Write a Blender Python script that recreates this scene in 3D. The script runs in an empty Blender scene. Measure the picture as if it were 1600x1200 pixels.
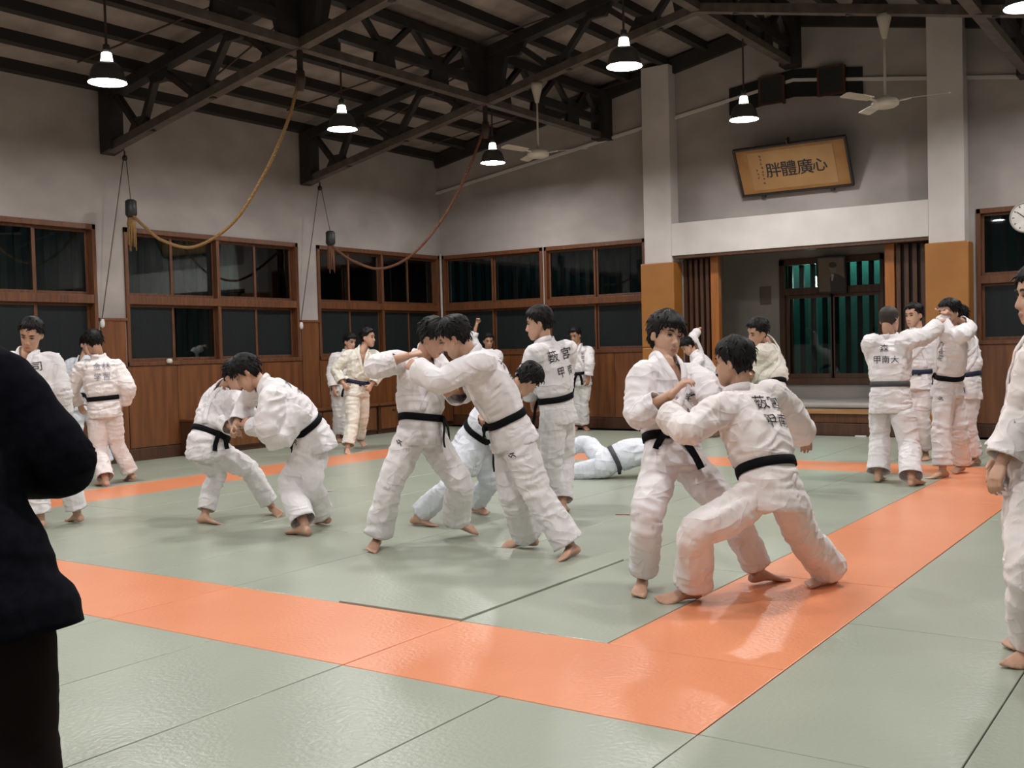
import bpy, bmesh, math, random
import numpy as np
from mathutils import Vector, Matrix
from mathutils.bvhtree import BVHTree
random.seed(7); RNG=np.random.default_rng(7)
SC=bpy.context.scene; COL=SC.collection
# ---------------------------------------------------------------- camera
cd=bpy.data.cameras.new('camera'); cam=bpy.data.objects.new('camera',cd); COL.objects.link(cam)
YAW,PITCH,ROLL=-0.59806629,-0.03281075,-0.02532098
def camera_matrix():
    cy,sy=math.cos(YAW),math.sin(YAW); cp,sp=math.cos(PITCH),math.sin(PITCH); cr,sr=math.cos(ROLL),math.sin(ROLL)
    f=Vector((sy*cp,cy*cp,sp)); r=Vector((cy,-sy,0)); u=r.cross(f)
    r2=cr*r+sr*u; u2=-sr*r+cr*u
    M=Matrix((r2,u2,-f)).transposed().to_4x4(); M.translation=(0,0,1.44)
    return M
cam.matrix_world=camera_matrix(); cd.sensor_width=36; cd.lens=36*1680.1/1600; cd.clip_start=.05; cd.clip_end=200
SC.camera=cam
# ---------------------------------------------------------------- world, exposure
w=bpy.data.worlds.new('night_sky'); SC.world=w; w.use_nodes=True
w.node_tree.nodes['Background'].inputs[0].default_value=(.004,.009,.010,1); w.node_tree.nodes['Background'].inputs[1].default_value=1
SC.view_settings.view_transform='Standard'; SC.view_settings.look='None'; SC.view_settings.gamma=1; SC.view_settings.use_curve_mapping=False
SC.view_settings.exposure=0.0
LAMP_STRENGTH=250
# ---------------------------------------------------------------- materials
def mat(name,c,c2=None,rough=.6,scale=8,stretch=(1,1,1),bump=0,bscale=60,bstretch=None,metal=0,spec=.5,detail=4,lo=.35,hi=.65,sheen=0,bdist=.004,coat=0):
    m=bpy.data.materials.new(name); m.use_nodes=True; nt=m.node_tree; N=nt.nodes; L=nt.links
    b=N['Principled BSDF']; b.inputs['Roughness'].default_value=rough; b.inputs['Metallic'].default_value=metal
    b.inputs['Specular IOR Level'].default_value=spec
    if sheen: b.inputs['Sheen Weight'].default_value=sheen
    if coat: b.inputs['Coat Weight'].default_value=coat; b.inputs['Coat Roughness'].default_value=.2
    tc=N.new('ShaderNodeTexCoord'); mp=N.new('ShaderNodeMapping'); mp.inputs['Scale'].default_value=stretch
    L.new(tc.outputs['Object'],mp.inputs['Vector'])
    n=N.new('ShaderNodeTexNoise'); n.inputs['Scale'].default_value=scale; n.inputs['Detail'].default_value=detail
    L.new(mp.outputs[0],n.inputs['Vector'])
    r=N.new('ShaderNodeValToRGB'); r.color_ramp.elements[0].position=lo; r.color_ramp.elements[1].position=hi
    c2=c2 or tuple(x*.82 for x in c)
    r.color_ramp.elements[0].color=(*c2,1); r.color_ramp.elements[1].color=(*c,1)
    L.new(n.outputs['Fac'],r.inputs['Fac']); L.new(r.outputs['Color'],b.inputs['Base Color'])
    if bump:
        n2=N.new('ShaderNodeTexNoise'); n2.inputs['Scale'].default_value=bscale; n2.inputs['Detail'].default_value=3
        mp2=N.new('ShaderNodeMapping'); mp2.inputs['Scale'].default_value=bstretch or stretch
        L.new(tc.outputs['Object'],mp2.inputs['Vector']); L.new(mp2.outputs[0],n2.inputs['Vector'])
        bp=N.new('ShaderNodeBump'); bp.inputs['Strength'].default_value=bump; bp.inputs['Distance'].default_value=bdist
        L.new(n2.outputs['Fac'],bp.inputs['Height']); L.new(bp.outputs[0],b.inputs['Normal'])
    return m
def emit(name,c,s):
    m=bpy.data.materials.new(name); m.use_nodes=True; N=m.node_tree.nodes; L=m.node_tree.links
    e=N.new('ShaderNodeEmission'); e.inputs[0].default_value=(*c,1); e.inputs[1].default_value=s
    L.new(e.outputs[0],N['Material Output'].inputs[0]); return m
def glass(name,tint,rough,refl=1.0):
    m=bpy.data.materials.new(name); m.use_nodes=True; N=m.node_tree.nodes; L=m.node_tree.links
    t=N.new('ShaderNodeBsdfTransparent'); t.inputs[0].default_value=(*tint,1)
    g=N.new('ShaderNodeBsdfGlossy'); g.inputs[0].default_value=(refl,refl,refl,1); g.inputs[1].default_value=rough
    f=N.new('ShaderNodeFresnel'); f.inputs[0].default_value=1.5
    mx=N.new('ShaderNodeMixShader'); L.new(f.outputs[0],mx.inputs[0]); L.new(t.outputs[0],mx.inputs[1]); L.new(g.outputs[0],mx.inputs[2])
    L.new(mx.outputs[0],N['Material Output'].inputs[0]); return m
M={}
M['plaster']=mat('wall_plaster',(.40,.36,.34),(.28,.25,.235),.9,1.1,(1,1,1.6),bump=.25,bscale=35,detail=8,lo=.3,hi=.7)
M['plaster_white']=mat('white_painted_plaster',(.62,.58,.56),(.52,.48,.46),.8,1.5,bump=.15,bscale=30,detail=6)
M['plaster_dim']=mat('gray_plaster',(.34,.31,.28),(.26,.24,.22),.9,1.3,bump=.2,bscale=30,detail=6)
M['roof']=mat('roof_board',(.33,.275,.25),(.18,.15,.135),.95,2.2,(1,1,1),bump=.4,bscale=25,detail=9,lo=.3,hi=.7)
M['steel']=mat('dark_steel',(.030,.023,.020),(.016,.013,.012),.6,5,bump=.1,bscale=40)
M['chord']=mat('worn_brown_steel',(.115,.090,.076),(.07,.054,.046),.6,6,bump=.1,bscale=40)
M['timber']=mat('dark_timber',(.026,.020,.017),(.014,.011,.010),.75,3,(1,.1,1),bump=.2,bscale=30)
M['wood']=mat('brown_wood',(.18,.063,.019),(.10,.034,.010),.42,3.0,(14,14,.8),bump=.12,bscale=20,detail=6,coat=.15)
M['wood_panel']=mat('wood_panelling',(.185,.064,.019),(.11,.037,.011),.42,2.2,(6,6,.6),bump=.1,bscale=12,detail=7,coat=.2)
M['wood_dark']=mat('dark_brown_wood',(.085,.032,.013),(.05,.019,.009),.5,3,(10,10,.8),bump=.1,bscale=20)
M['wood_orange']=mat('orange_wood_post',(.36,.125,.025),(.27,.09,.018),.4,3,(12,12,.6),bump=.08,bscale=20)
M['frame']=mat('window_frame_wood',(.15,.052,.018),(.08,.029,.011),.45,4,(8,8,1),bump=.1,bscale=20)
M['pale_wood']=mat('pale_wood_nosing',(.38,.20,.075),(.28,.14,.05),.45,3,(1,10,10))
M['leather']=mat('tan_padding',(.33,.135,.028),(.29,.115,.022),.45,2.5,bump=.12,bscale=90)
M['mat_green']=mat('grey_green_vinyl',(.375,.41,.335),(.34,.375,.305),.29,1.2,bump=.42,bscale=42,bstretch=(1,1,1),spec=.45,bdist=.006)
M['mat_orange']=mat('orange_vinyl',(.80,.30,.15),(.75,.265,.128),.29,1.2,bump=.42,bscale=42,bstretch=(1,1,1),spec=.45,bdist=.006)
M['joint']=mat('dark_floor_joint',(.05,.045,.035),rough=.9)
M['night']=mat('night_wall',(.02,.026,.028),rough=.9)
M['bar']=mat('weathered_bar',(.085,.11,.115),(.05,.065,.07),.8,5,(6,6,1))
M['bar_dark']=mat('black_brown_bar',(.018,.012,.009),rough=.6)
M['teal']=mat('teal_wall',(.10,.40,.34),(.07,.30,.27),.7,30,bump=.3,bscale=60)
M['shade']=mat('lamp_shade_enamel',(.09,.088,.085),(.06,.06,.06),.4,5)
M['shade_in']=mat('lamp_shade_inside',(.85,.85,.84),rough=.5)
M['cord']=mat('brown_cord',(.06,.035,.028),rough=.7)
M['fan']=mat('fan_enamel',(.55,.50,.42),(.45,.41,.34),.35,4)
M['rope']=mat('manila_rope',(.30,.175,.062),(.19,.10,.035),.85,60,bump=.5,bscale=200)
M['rope2']=mat('red_brown_rope',(.17,.068,.036),(.11,.042,.024),.85,60,bump=.5,bscale=200)
M['iron']=mat('black_iron',(.02,.022,.022),rough=.5)
M['string']=mat('dark_red_cord',(.12,.07,.07),rough=.8)
M['paper']=mat('aged_paper',(.40,.235,.10),(.33,.17,.065),.75,1.4,detail=6)
M['mount']=mat('gold_silk_mount',(.33,.17,.055),(.27,.12,.035),.6,3,detail=6)
M['black']=mat('black_lacquer',(.012,.009,.010),rough=.3)
M['ink']=mat('black_ink',(.015,.014,.018),rough=.6)
M['ink_faded']=mat('faded_ink',(.10,.06,.035),rough=.7)
M['vent_shade']=mat('vent_shade_black',(.008,.009,.009),rough=.9)
M['white_plastic']=mat('white_plastic',(.72,.70,.66),rough=.5)
M['pipe']=mat('pale_pipe',(.42,.39,.36),rough=.5)
M['photo_bg']=mat('portrait_backdrop',(.16,.115,.085),(.11,.08,.06),.5,2)
M['photo_skin']=mat('portrait_grey',(.20,.155,.125),rough=.5)
M['photo_dark']=mat('portrait_black',(.022,.018,.017),rough=.5)
M['photo_white']=mat('portrait_white',(.36,.33,.29),rough=.5)
M['gray_mat']=mat('grey_quilted_mat',(.40,.375,.34),(.34,.32,.29),.8,3)
M['notice']=mat('brown_notice_board',(.18,.13,.105),(.15,.11,.09),.7,6)
M['lamp']=emit('lamp_glow',(1,.975,.95),LAMP_STRENGTH)
M['neck']=emit('lamp_neck_glow',(1,.95,.85),9)
M['bulb_far']=emit('outdoor_lamp_glow',(.9,1,.75),6)
M['bulb_teal']=emit('teal_lamp_glow',(.62,1,.88),200)
M['glass']=glass('window_glass',(.55,.62,.62),.015)
M['frost']=None
def frosted():
    m=bpy.data.materials.new('frosted_glass'); m.use_nodes=True; N=m.node_tree.nodes; L=m.node_tree.links
    b=N['Principled BSDF']; b.inputs['Base Color'].default_value=(.020,.025,.026,1); b.inputs['Roughness'].default_value=.38; b.inputs['Specular IOR Level'].default_value=.25
    n=N.new('ShaderNodeTexNoise'); n.inputs['Scale'].default_value=220; bp=N.new('ShaderNodeBump'); bp.inputs['Strength'].default_value=.2; bp.inputs['Distance'].default_value=.002
    L.new(n.outputs[0],bp.inputs['Height']); L.new(bp.outputs[0],b.inputs['Normal'])
    t=N.new('ShaderNodeBsdfTransparent'); t.inputs[0].default_value=(.5,.58,.6,1)
    mx=N.new('ShaderNodeMixShader'); mx.inputs[0].default_value=.72
    L.new(t.outputs[0],mx.inputs[1]); L.new(b.outputs[0],mx.inputs[2]); L.new(mx.outputs[0],N['Material Output'].inputs[0]); return m
M['frost']=frosted()
# ---------------------------------------------------------------- mesh helpers
class MB:
    def __init__(s): s.v=[]; s.f=[]; s.m=[]
    def add(s,vs,fs,mi=0):
        o=len(s.v); s.v+= [tuple(map(float,p)) for p in vs]; s.f+=[tuple(i+o for i in f) for f in fs]; s.m+=[mi]*len(fs); return s
    def box(s,a,b,mi=0):
        x0,y0,z0=a; x1,y1,z1=b
        return s.add([(x0,y0,z0),(x1,y0,z0),(x1,y1,z0),(x0,y1,z0),(x0,y0,z1),(x1,y0,z1),(x1,y1,z1),(x0,y1,z1)],
          [(0,3,2,1),(4,5,6,7),(0,1,5,4),(1,2,6,5),(2,3,7,6),(3,0,4,7)],mi)
    def bar(s,p,q,wd,ht,up=(0,0,1),mi=0):
        p=Vector(p);q=Vector(q);d=(q-p).normalized();u=Vector(up);x=d.cross(u)
        if x.length<1e-4: x=d.cross(Vector((1,0,0)))
        x.normalize(); u=x.cross(d).normalized(); vs=[]
        for c in(p,q):
            for a,b in((-1,-1),(1,-1),(1,1),(-1,1)): vs.append(c+x*a*wd/2+u*b*ht/2)
        return s.add(vs,[(0,1,2,3),(7,6,5,4),(0,4,5,1),(1,5,6,2),(2,6,7,3),(3,7,4,0)],mi)
    def tube(s,pts,rad,n=8,mi=0,caps=True):
        pts=[Vector(p) for p in pts]; rad=rad if hasattr(rad,'__len__') else [rad]*len(pts)
        x=None; vs=[]; fs=[]
        for i,p in enumerate(pts):
            t=(pts[min(i+1,len(pts)-1)]-pts[max(i-1,0)]).normalized()
            if x is None:
                x=t.orthogonal().normalized()
            x=(x-t*x.dot(t)).normalized(); y=t.cross(x)
            for k in range(n):
                a=2*math.pi*k/n; vs.append(p+(x*math.cos(a)+y*math.sin(a))*rad[i])
        for i in range(len(pts)-1):
            for k in range(n):
                k2=(k+1)%n; fs.append((i*n+k,i*n+k2,(i+1)*n+k2,(i+1)*n+k))
        if caps: fs.append(tuple(range(n-1,-1,-1))); fs.append(tuple((len(pts)-1)*n+k for k in range(n)))
        return s.add(vs,fs,mi)
    def lathe(s,prof,c=(0,0,0),n=32,mi=0):
        vs=[];fs=[]
        for r,z in prof:
            for k in range(n):
                a=2*math.pi*k/n; vs.append((c[0]+r*math.cos(a),c[1]+r*math.sin(a),c[2]+z))
        for i in range(len(prof)-1):
            for k in range(n):
                k2=(k+1)%n; fs.append((i*n+k,i*n+k2,(i+1)*n+k2,(i+1)*n+k))
        return s.add(vs,fs,mi)
    def prism(s,poly,axis,a,b,mi=0):
        # polygon in the plane normal to axis ('x' or 'y'), extruded from a to b
        n=len(poly); vs=[]
        for t in(a,b):
            for p,q in poly: vs.append((t,p,q) if axis=='x' else (p,t,q))
        fs=[tuple(range(n)),tuple(range(2*n-1,n-1,-1))]+[(i,n+i,n+(i+1)%n,(i+1)%n) for i in range(n)]
        return s.add(vs,fs,mi)
    def build(s,name,mats,parent=None,smooth=False,bevel=0,loc=None):
        me=bpy.data.meshes.new(name); me.from_pydata(s.v,[],s.f)
        mats=mats if isinstance(mats,(list,tuple)) else [mats]
        for m in mats: me.materials.append(M[m] if isinstance(m,str) else m)
        if len(mats)>1: me.polygons.foreach_set('material_index',s.m)
        bm=bmesh.new(); bm.from_mesh(me); bmesh.ops.recalc_face_normals(bm,faces=bm.faces)
        if bevel: bmesh.ops.bevel(bm,geom=bm.edges[:],offset=bevel,segments=2,affect='EDGES',profile=.5)
        bm.to_mesh(me); bm.free()
        if smooth: me.polygons.foreach_set('use_smooth',[True]*len(me.polygons))
        o=bpy.data.objects.new(name,me); COL.objects.link(o)
        if parent: o.parent=parent
        if loc: o.location=loc
        return o
def tag(o,label=None,cat=None,group=None,kind=None):
    if label:o['label']=label
    if cat:o['category']=cat
    if group:o['group']=group
    if kind:o['kind']=kind
    return o
def empty(name,loc=(0,0,0),label=None,cat=None,group=None,kind=None):
    o=bpy.data.objects.new(name,None); o.empty_display_size=.2; COL.objects.link(o); o.location=loc
    return tag(o,label,cat,group,kind)
def child(o,p):
    o.parent=p; return o
# ---------------------------------------------------------------- room shell
XL,XR,XC,YB,YF=-12.85,1.31,-5.77,16.5,-5.9
ZE=5.05; SL=.196
def roofz(x): return ZE+SL*(7.08-abs(x-XC))
BAYS=[(-5.6,-2.3),(-1.85,1.45),(1.88,5.18),(5.62,8.92),(9.37,12.68),(13.13,16.44)]
# floor: sub-slab and tatami mats
floor=MB().box((XL-.2,YF,-.30),(XR+.2,18.4,-.052)).build('floor','joint'); tag(floor,'dojo floor covered with grey green tatami mats and an orange border','floor',kind='structure')
DX,DY=.888,.911; RX,RY=-1.67,3.61
mats_cache={}
def tatami(x0,y0,x1,y1,orange,lift=0,tilt=0):
    x0=max(x0,XL+.02);x1=min(x1,XR-.02);y1=min(y1,16.12);y0=max(y0,YF+.05)
    if x1-x0<.08 or y1-y0<.08: return
    k=(round(x1-x0,2),round(y1-y0,2),orange)
    if k not in mats_cache:
        wx,wy=(x1-x0)/2-.0028,(y1-y0)/2-.0028
        mats_cache[k]=MB().box((-wx,-wy,-.05),(wx,wy,0)).build('tatami_mat','mat_orange' if orange else 'mat_green',floor,bevel=.0035)
        o=mats_cache[k]
    else:
        o=mats_cache[k].copy(); COL.objects.link(o)
    o.parent=floor; o.location=((x0+x1)/2,(y0+y1)/2,lift+random.uniform(0,.0012))
    if tilt: o.rotation_euler=(tilt,0,0)
    if orange: o['label']='orange tatami mat'
gx=lambda i: RX-i*DX      # i cells to the left of the ring's right edge
gy=lambda j: RY+j*DY
for i in range(0,10,2):
    tatami(gx(i+2),gy(0),gx(i),gy(1),True); tatami(gx(i+2),gy(9),gx(i),gy(10),True)
for j in range(1,9,2):
    tatami(gx(1),gy(j),gx(0),gy(j+2),True); tatami(gx(10),gy(j),gx(9),gy(j+2),True)
    for i in range(1,9):
        tatami(gx(i+1),gy(j),gx(i),gy(j+2),False,lift=.010 if (i==2 and j==1) else 0)
for j in range(-10,10,2):                      # right of the ring
    for i in (-1,-2,-3,-4): tatami(gx(i+1),gy(j),gx(i),gy(j+2),False)
for j in range(0,10,2):                        # left of the ring
    for i in (10,11,12): tatami(gx(i+1),gy(j),gx(i),gy(j+2),False)
for j in range(-10,0,2):                       # in front of the ring
    for i in range(0,13): tatami(gx(i+1),gy(j),gx(i),gy(j+2),False)
for i in range(-4,13):                         # behind the ring
    tatami(gx(i+1),gy(10),gx(i),gy(12),False); tatami(gx(i+1),gy(12),gx(i),gy(14),False)
def panels_x(parent,x,y0,y1,z0,z1,n,dirn=1,th=.03,m='wood_panel'):
    d=(y1-y0)/n
    for i in range(n):
        MB().box((0,0,0),(th*dirn,d-.006,z1-z0)).build('wood_panel',m,parent,bevel=.004,loc=(x,y0+i*d+.003,z0))
def panels_y(parent,y,x0,x1,z0,z1,n,th=.03,m='wood_panel'):
    d=(x1-x0)/n
    for i in range(n):
        MB().box((0,-th,0),(d-.006,0,z1-z0)).build('wood_panel',m,parent,bevel=.004,loc=(x0+i*d+.003,y,z0))
ZS,ZT,ZW=1.33,3.26,2.0
# left wall
b=MB(); b.box((XL-.2,YF,0),(XL,YB+.2,ZS)); b.box((XL-.2,YF,ZT),(XL,YB+.2,ZE+.35))
ys=[YF]+[y for p in BAYS for y in p]+[YB+.2]
for a,c in zip(ys[0::2],ys[1::2]): b.box((XL-.2,a,ZS),(XL,c,ZT))
wl=b.build('wall_left','plaster'); tag(wl,'left plaster wall with wooden wainscot and dark windows','wall',kind='structure')
for k,(a,c) in enumerate(BAYS[2:]):
    panels_x(wl,XL+.002,a-.02,c+.02,.18,ZS-.004,4)
    if k: panels_x(wl,XL+.002,BAYS[2+k-1][1]+.03,a-.03,.18,ZW-.04,1)
    MB().box((XL,BAYS[2+k-1][1]+.01,ZW-.04),(XL+.045,a-.01,ZW)).build('panel_cap','wood',wl,bevel=.004)
bl=MB().box((XL,1.9,0),(XL+.05,YB,.17)).build('baseboard_left','wood_dark',bevel=.005); tag(bl,'dark wooden baseboard along the left wall','baseboard',kind='structure')
# right and front walls, behind and beside the camera
wr=MB().box((XR,YF,0),(XR+.2,YB+.2,ZE+.35)).build('wall_right','plaster'); tag(wr,'right plaster wall of the hall','wall',kind='structure')
poly=[(XL-.2,0),(XR+.2,0),(XR+.2,roofz(XR)+.2),(XC,roofz(XC)+.3),(XL-.2,roofz(XL)+.2)]
wf=MB().prism(poly,'y',YF-.2,YF).build('wall_front','plaster'); tag(wf,'front plaster gable wall behind the photographer','wall',kind='structure')
# back wall with alcove opening and three window openings
AX0,AX1,AZ1=-7.74,-3.70,2.90
b=MB()
def wb(x0,x1,z0,z1): b.box((x0,YB,z0),(x1,YB+.2,z1))
BW=[(-12.80,-10.50),(-10.46,-8.42),(-3.15,-1.1),(-1.06,1.0)]
wb(XL-.2,-12.80,0,ZT); wb(-10.50,-10.46,ZS,ZT); wb(-8.42,AX0,0,ZT); wb(XL,-8.42,0,ZS)
wb(AX1,-3.15,0,ZT); wb(-1.1,-1.06,ZS,ZT); wb(1.0,XR+.2,0,ZT); wb(-3.15,XR,0,ZS); wb(AX0,AX1,AZ1,ZT)
b.prism([(XL-.2,ZT),(XR+.2,ZT),(XR+.2,roofz(XR)+.2),(XC,roofz(XC)+.3),(XL-.2,roofz(XL)+.2)],'y',YB,YB+.2)
wbk=b.build('wall_back','plaster'); tag(wbk,'back plaster gable wall with alcove between two columns','wall',kind='structure')
# slightly proud gable band above the sloping ledge
for s,(xa,xb) in enumerate([(XL,-8.30),(-7.80,XC),(XC,-3.74),(-3.25,XR)]):
    z=lambda x: 4.46+.146*(7.08-abs(x-XC)); 
    MB().prism([(xa,z(xa)),(xb,z(xb)),(xb,roofz(xb)+.1),(xa,roofz(xa)+.1)],'y',YB-.05,YB+.01).build('gable_band','plaster',wbk)
    MB().prism([(xa,z(xa)-.025),(xb,z(xb)-.025),(xb,z(xb)+.025),(xa,z(xa)+.025)],'y',YB-.085,YB-.045).build('gable_ledge_highlight','plaster_white',wbk)  # ledge strip in whiter plaster, its bright highlight put into the colour
panels_y(wbk,YB-.002,XL+.06,-10.48,.2,ZS-.004,3); panels_y(wbk,YB-.002,-10.48,-8.35,.2,ZS-.004,3)
panels_y(wbk,YB-.002,-3.2,-1.08,.2,ZS-.004,2); panels_y(wbk,YB-.002,-1.08,XR-.02,.2,ZS-.004,2)
bb=MB().box((XL,YB-.05,0),(-8.35,YB,.19)).build('baseboard_back','wood_dark',bevel=.005); tag(bb,'dark baseboard under the back windows left of the alcove','baseboard',kind='structure')
bb=MB().box((-3.2,YB-.05,0),(XR,YB,.19)).build('baseboard_back','wood_dark',bevel=.005); tag(bb,'dark baseboard right of the alcove and its padded column','baseboard',kind='structure')
# columns, pads, lintel
for nm,x0,x1,lab in (('trim_1',-8.29,-7.79,'left white column flanking the alcove'),('trim_2',-3.74,-3.25,'right white column flanking the alcove')):
    c=MB().box((x0,16.2,0),(x1,YB,roofz((x0+x1)/2)+.05)).build(nm,'plaster_white',bevel=.01); tag(c,lab,'column',kind='structure')
for x0,x1,lab in ((-8.345,-7.735,'tan padding wrapped round the column left of the alcove'),(-3.785,-3.19,'tan padding wrapped round the column right of the alcove')):
    t=empty('column_pad',((x0+x1)/2,16.2,0),lab,'padding')
    zc=[.02,1.40,2.80]
    for a,c in zip(zc[:-1],zc[1:]):
        p=MB().box((x0,16.145,a+.002),(x1,YB-.02,c-.002)).build('pad_section','leather',bevel=.02); p.parent=t; p.matrix_parent_inverse=Matrix.Translation(-t.location)
lin=MB().box((-7.79,16.2,AZ1),(-3.74,YB,3.43)).build('trim_3','plaster_white',bevel=.008); tag(lin,'white lintel beam above the alcove','beam',kind='structure')
ltr=MB().box((-7.74,16.22,AZ1-.05),(-3.73,16.42,AZ1)).build('trim_4','wood_dark',bevel=.004); tag(ltr,'dark wooden head rail under the lintel','trim',kind='structure')
# alcove
YA=18.2
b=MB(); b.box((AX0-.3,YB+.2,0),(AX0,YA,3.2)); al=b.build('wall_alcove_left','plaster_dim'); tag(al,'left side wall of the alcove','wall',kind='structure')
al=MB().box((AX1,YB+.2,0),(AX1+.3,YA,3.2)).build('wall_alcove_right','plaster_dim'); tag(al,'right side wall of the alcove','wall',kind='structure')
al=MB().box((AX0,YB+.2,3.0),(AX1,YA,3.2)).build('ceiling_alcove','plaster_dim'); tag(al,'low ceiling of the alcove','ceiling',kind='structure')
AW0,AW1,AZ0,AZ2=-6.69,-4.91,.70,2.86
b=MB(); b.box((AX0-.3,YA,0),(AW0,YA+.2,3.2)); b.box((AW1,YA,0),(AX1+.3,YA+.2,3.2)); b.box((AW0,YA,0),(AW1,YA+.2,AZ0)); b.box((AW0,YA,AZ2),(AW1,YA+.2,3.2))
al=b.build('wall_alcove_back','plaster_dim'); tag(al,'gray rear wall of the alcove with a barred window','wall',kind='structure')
pf=empty('platform',(XC+.05,16.2,0),'low wooden step platform filling the alcove','platform',kind='structure')
def pc(bd,name,m,bevel=.004):
    o=bd.build(name,m,pf,bevel=bevel); o.matrix_parent_inverse=Matrix.Translation(-pf.location); return o
pc(MB().box((-7.72,16.16,.33),(-3.80,16.52,.385)),'step_nosing','pale_wood')
pc(MB().box((-7.72,16.24,.19),(-3.80,16.5,.33)),'riser_board','wood')
pc(MB().box((-7.72,16.18,0),(-3.80,16.5,.185)),'riser_board','wood_dark')
pc(MB().box((-7.74,16.5,0),(-3.70,YA,.38)),'platform_deck','wood_dark')
gm=MB().box((-7.60,16.62,.382),(-3.84,YA-.02,.47)).build('floor_mat','gray_mat',bevel=.03); tag(gm,'grey quilted mat spread on the alcove platform','mat')
# lattice screens and orange posts at both sides of the alcove mouth
def screen(x0,x1,lab):
    t=empty('lattice_screen',((x0+x1)/2,16.55,.39),lab,'screen')
    def a(bd,n,m):
        o=bd.build(n,m,t,bevel=.003); o.matrix_parent_inverse=Matrix.Translation(-t.location)
    a(MB().box((x0,16.60,.39),(x1,16.62,AZ1)),'back_board','bar_dark')
    n=5; d=(x1-x0)/n
    for i in range(n): a(MB().box((x0+i*d+.008,16.52,.39),(x0+(i+.62)*d,16.585,AZ1-.06)),'slat','wood_dark')
screen(-7.74,-7.25,'dark slatted wooden screen at the left side of the alcove'); screen(-4.29,-3.70,'dark slatted wooden screen at the right side of the alcove')
for x,lab in((-7.17,'orange wooden post beside the left slatted screen'),(-4.37,'orange wooden post beside the right slatted screen')):
    p=MB().box((-.07,-.06,0),(.07,.06,AZ1-.39)).build('post','wood_orange',bevel=.006,loc=(x,16.55,.39)); tag(p,lab,'post')
# ---------------------------------------------------------------- windows
def window_x(n,x,y0,y1,z0,z1,label,cols=4,openp=()):
    """window in the left wall, seen from +x"""
    t=empty('window_%d'%n,(x,(y0+y1)/2,z0),label,'window',kind='structure')
    I=Matrix.Translation(-t.location)
    def a(bd,nm,m,par=t,bevel=.004,inv=True):
        o=bd.build(nm,m,par,bevel=bevel)
        if par is t: o.matrix_parent_inverse=I
        return o
    f=MB()
    f.box((x-.16,y0,z1-.07),(x+.03,y1,z1)); f.box((x-.16,y0,z0),(x+.05,y1,z0+.06)); f.box((x-.16,y0,z0),(x+.03,y0+.055,z1)); f.box((x-.16,y1-.055,z0),(x+.03,y1,z1))
    a(f,'window_frame','frame')
    zm=2.27
    a(MB().box((x-.15,y0+.05,zm-.075),(x+.025,y1-.05,zm+.04)),'transom','frame')
    ym=(y0+y1)/2; a(MB().box((x-.15,ym-.03,z0+.05),(x+.015,ym+.03,z1-.06)),'mullion','frame')
    ci=(y1-y0-.11)/cols
    for r,(za,zb) in enumerate(((z0+.06,zm-.075),(zm+.04,z1-.07))):
        for i in range(cols):
            ya=y0+.055+i*ci; yb=ya+ci; xo=x-.05-.035*(i%2); st=.036
            fr=MB(); fr.box((xo-.03,ya,za),(xo,ya+st,zb)); fr.box((xo-.03,yb-st,za),(xo,yb,zb)); fr.box((xo-.03,ya+st,za),(xo,yb-st,za+.045)); fr.box((xo-.03,ya+st,zb-.035),(xo,yb-st,zb))
            s=a(fr,'sash','frame')
            g=MB().box((xo-.018,ya+st,za+.045),(xo-.013,yb-st,zb-.035)).build('pane','glass' if (r==1 or i in openp) else 'frost',s)
    nb=int((y1-y0)/.20)
    for i in range(nb):
        yy=y0+(i+.5)*(y1-y0)/nb
        o=MB().box((x-.34,yy-.045,z0-.1),(x-.30,yy+.045,z1+.1)).build('security_bar','bar',t); o.matrix_parent_inverse=I
    return t
def window_y(n,y,x0,x1,z0,z1,label,cols=2):
    t=empty('window_%d'%n,((x0+x1)/2,y,z0),label,'window',kind='structure'); I=Matrix.Translation(-t.location)
    def a(bd,nm,m,par=t,bevel=.004):
        o=bd.build(nm,m,par,bevel=bevel)
        if par is t: o.matrix_parent_inverse=I
        return o
    f=MB(); f.box((x0,y-.03,z1-.07),(x1,y+.16,z1)); f.box((x0,y-.05,z0),(x1,y+.16,z0+.06)); f.box((x0,y-.03,z0),(x0+.055,y+.16,z1)); f.box((x1-.055,y-.03,z0),(x1,y+.16,z1))
    a(f,'window_frame','frame'); zm=2.27
    a(MB().box((x0+.05,y-.025,zm-.075),(x1-.05,y+.15,zm+.04)),'transom','frame')
    ci=(x1-x0-.11)/cols
    for r,(za,zb) in enumerate(((z0+.06,zm-.075),(zm+.04,z1-.07))):
        for i in range(cols):
            xa=x0+.055+i*ci; xb=xa+ci; yo=y+.05+.035*(i%2); st=.036
            fr=MB(); fr.box((xa,yo,za),(xa+st,yo+.03,zb)); fr.box((xb-st,yo,za),(xb,yo+.03,zb)); fr.box((xa+st,yo,za),(xb-st,yo+.03,za+.045)); fr.box((xa+st,yo,zb-.035),(xb-st,yo+.03,zb))
            s=a(fr,'sash','frame')
            MB().box((xa+st,yo+.013,za+.045),(xb-st,yo+.018,zb-.035)).build('pane','glass' if r==1 else 'frost',s)
    nb=int((x1-x0)/.20)
    for i in range(nb):
        xx=x0+(i+.5)*(x1-x0)/nb
        o=MB().box((xx-.045,y+.30,z0-.1),(xx+.045,y+.34,z1+.1)).build('security_bar','bar',t); o.matrix_parent_inverse=I
window_x(1,XL,*BAYS[2],ZS,ZT,'wooden window in the left wall nearest the photographer')
window_x(2,XL,*BAYS[3],ZS,ZT,'wooden window in the left wall at the left edge of the photo')
window_x(3,XL,*BAYS[4],ZS,ZT,'wooden window in the left wall behind the hanging yellow rope',openp=(1,))
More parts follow.
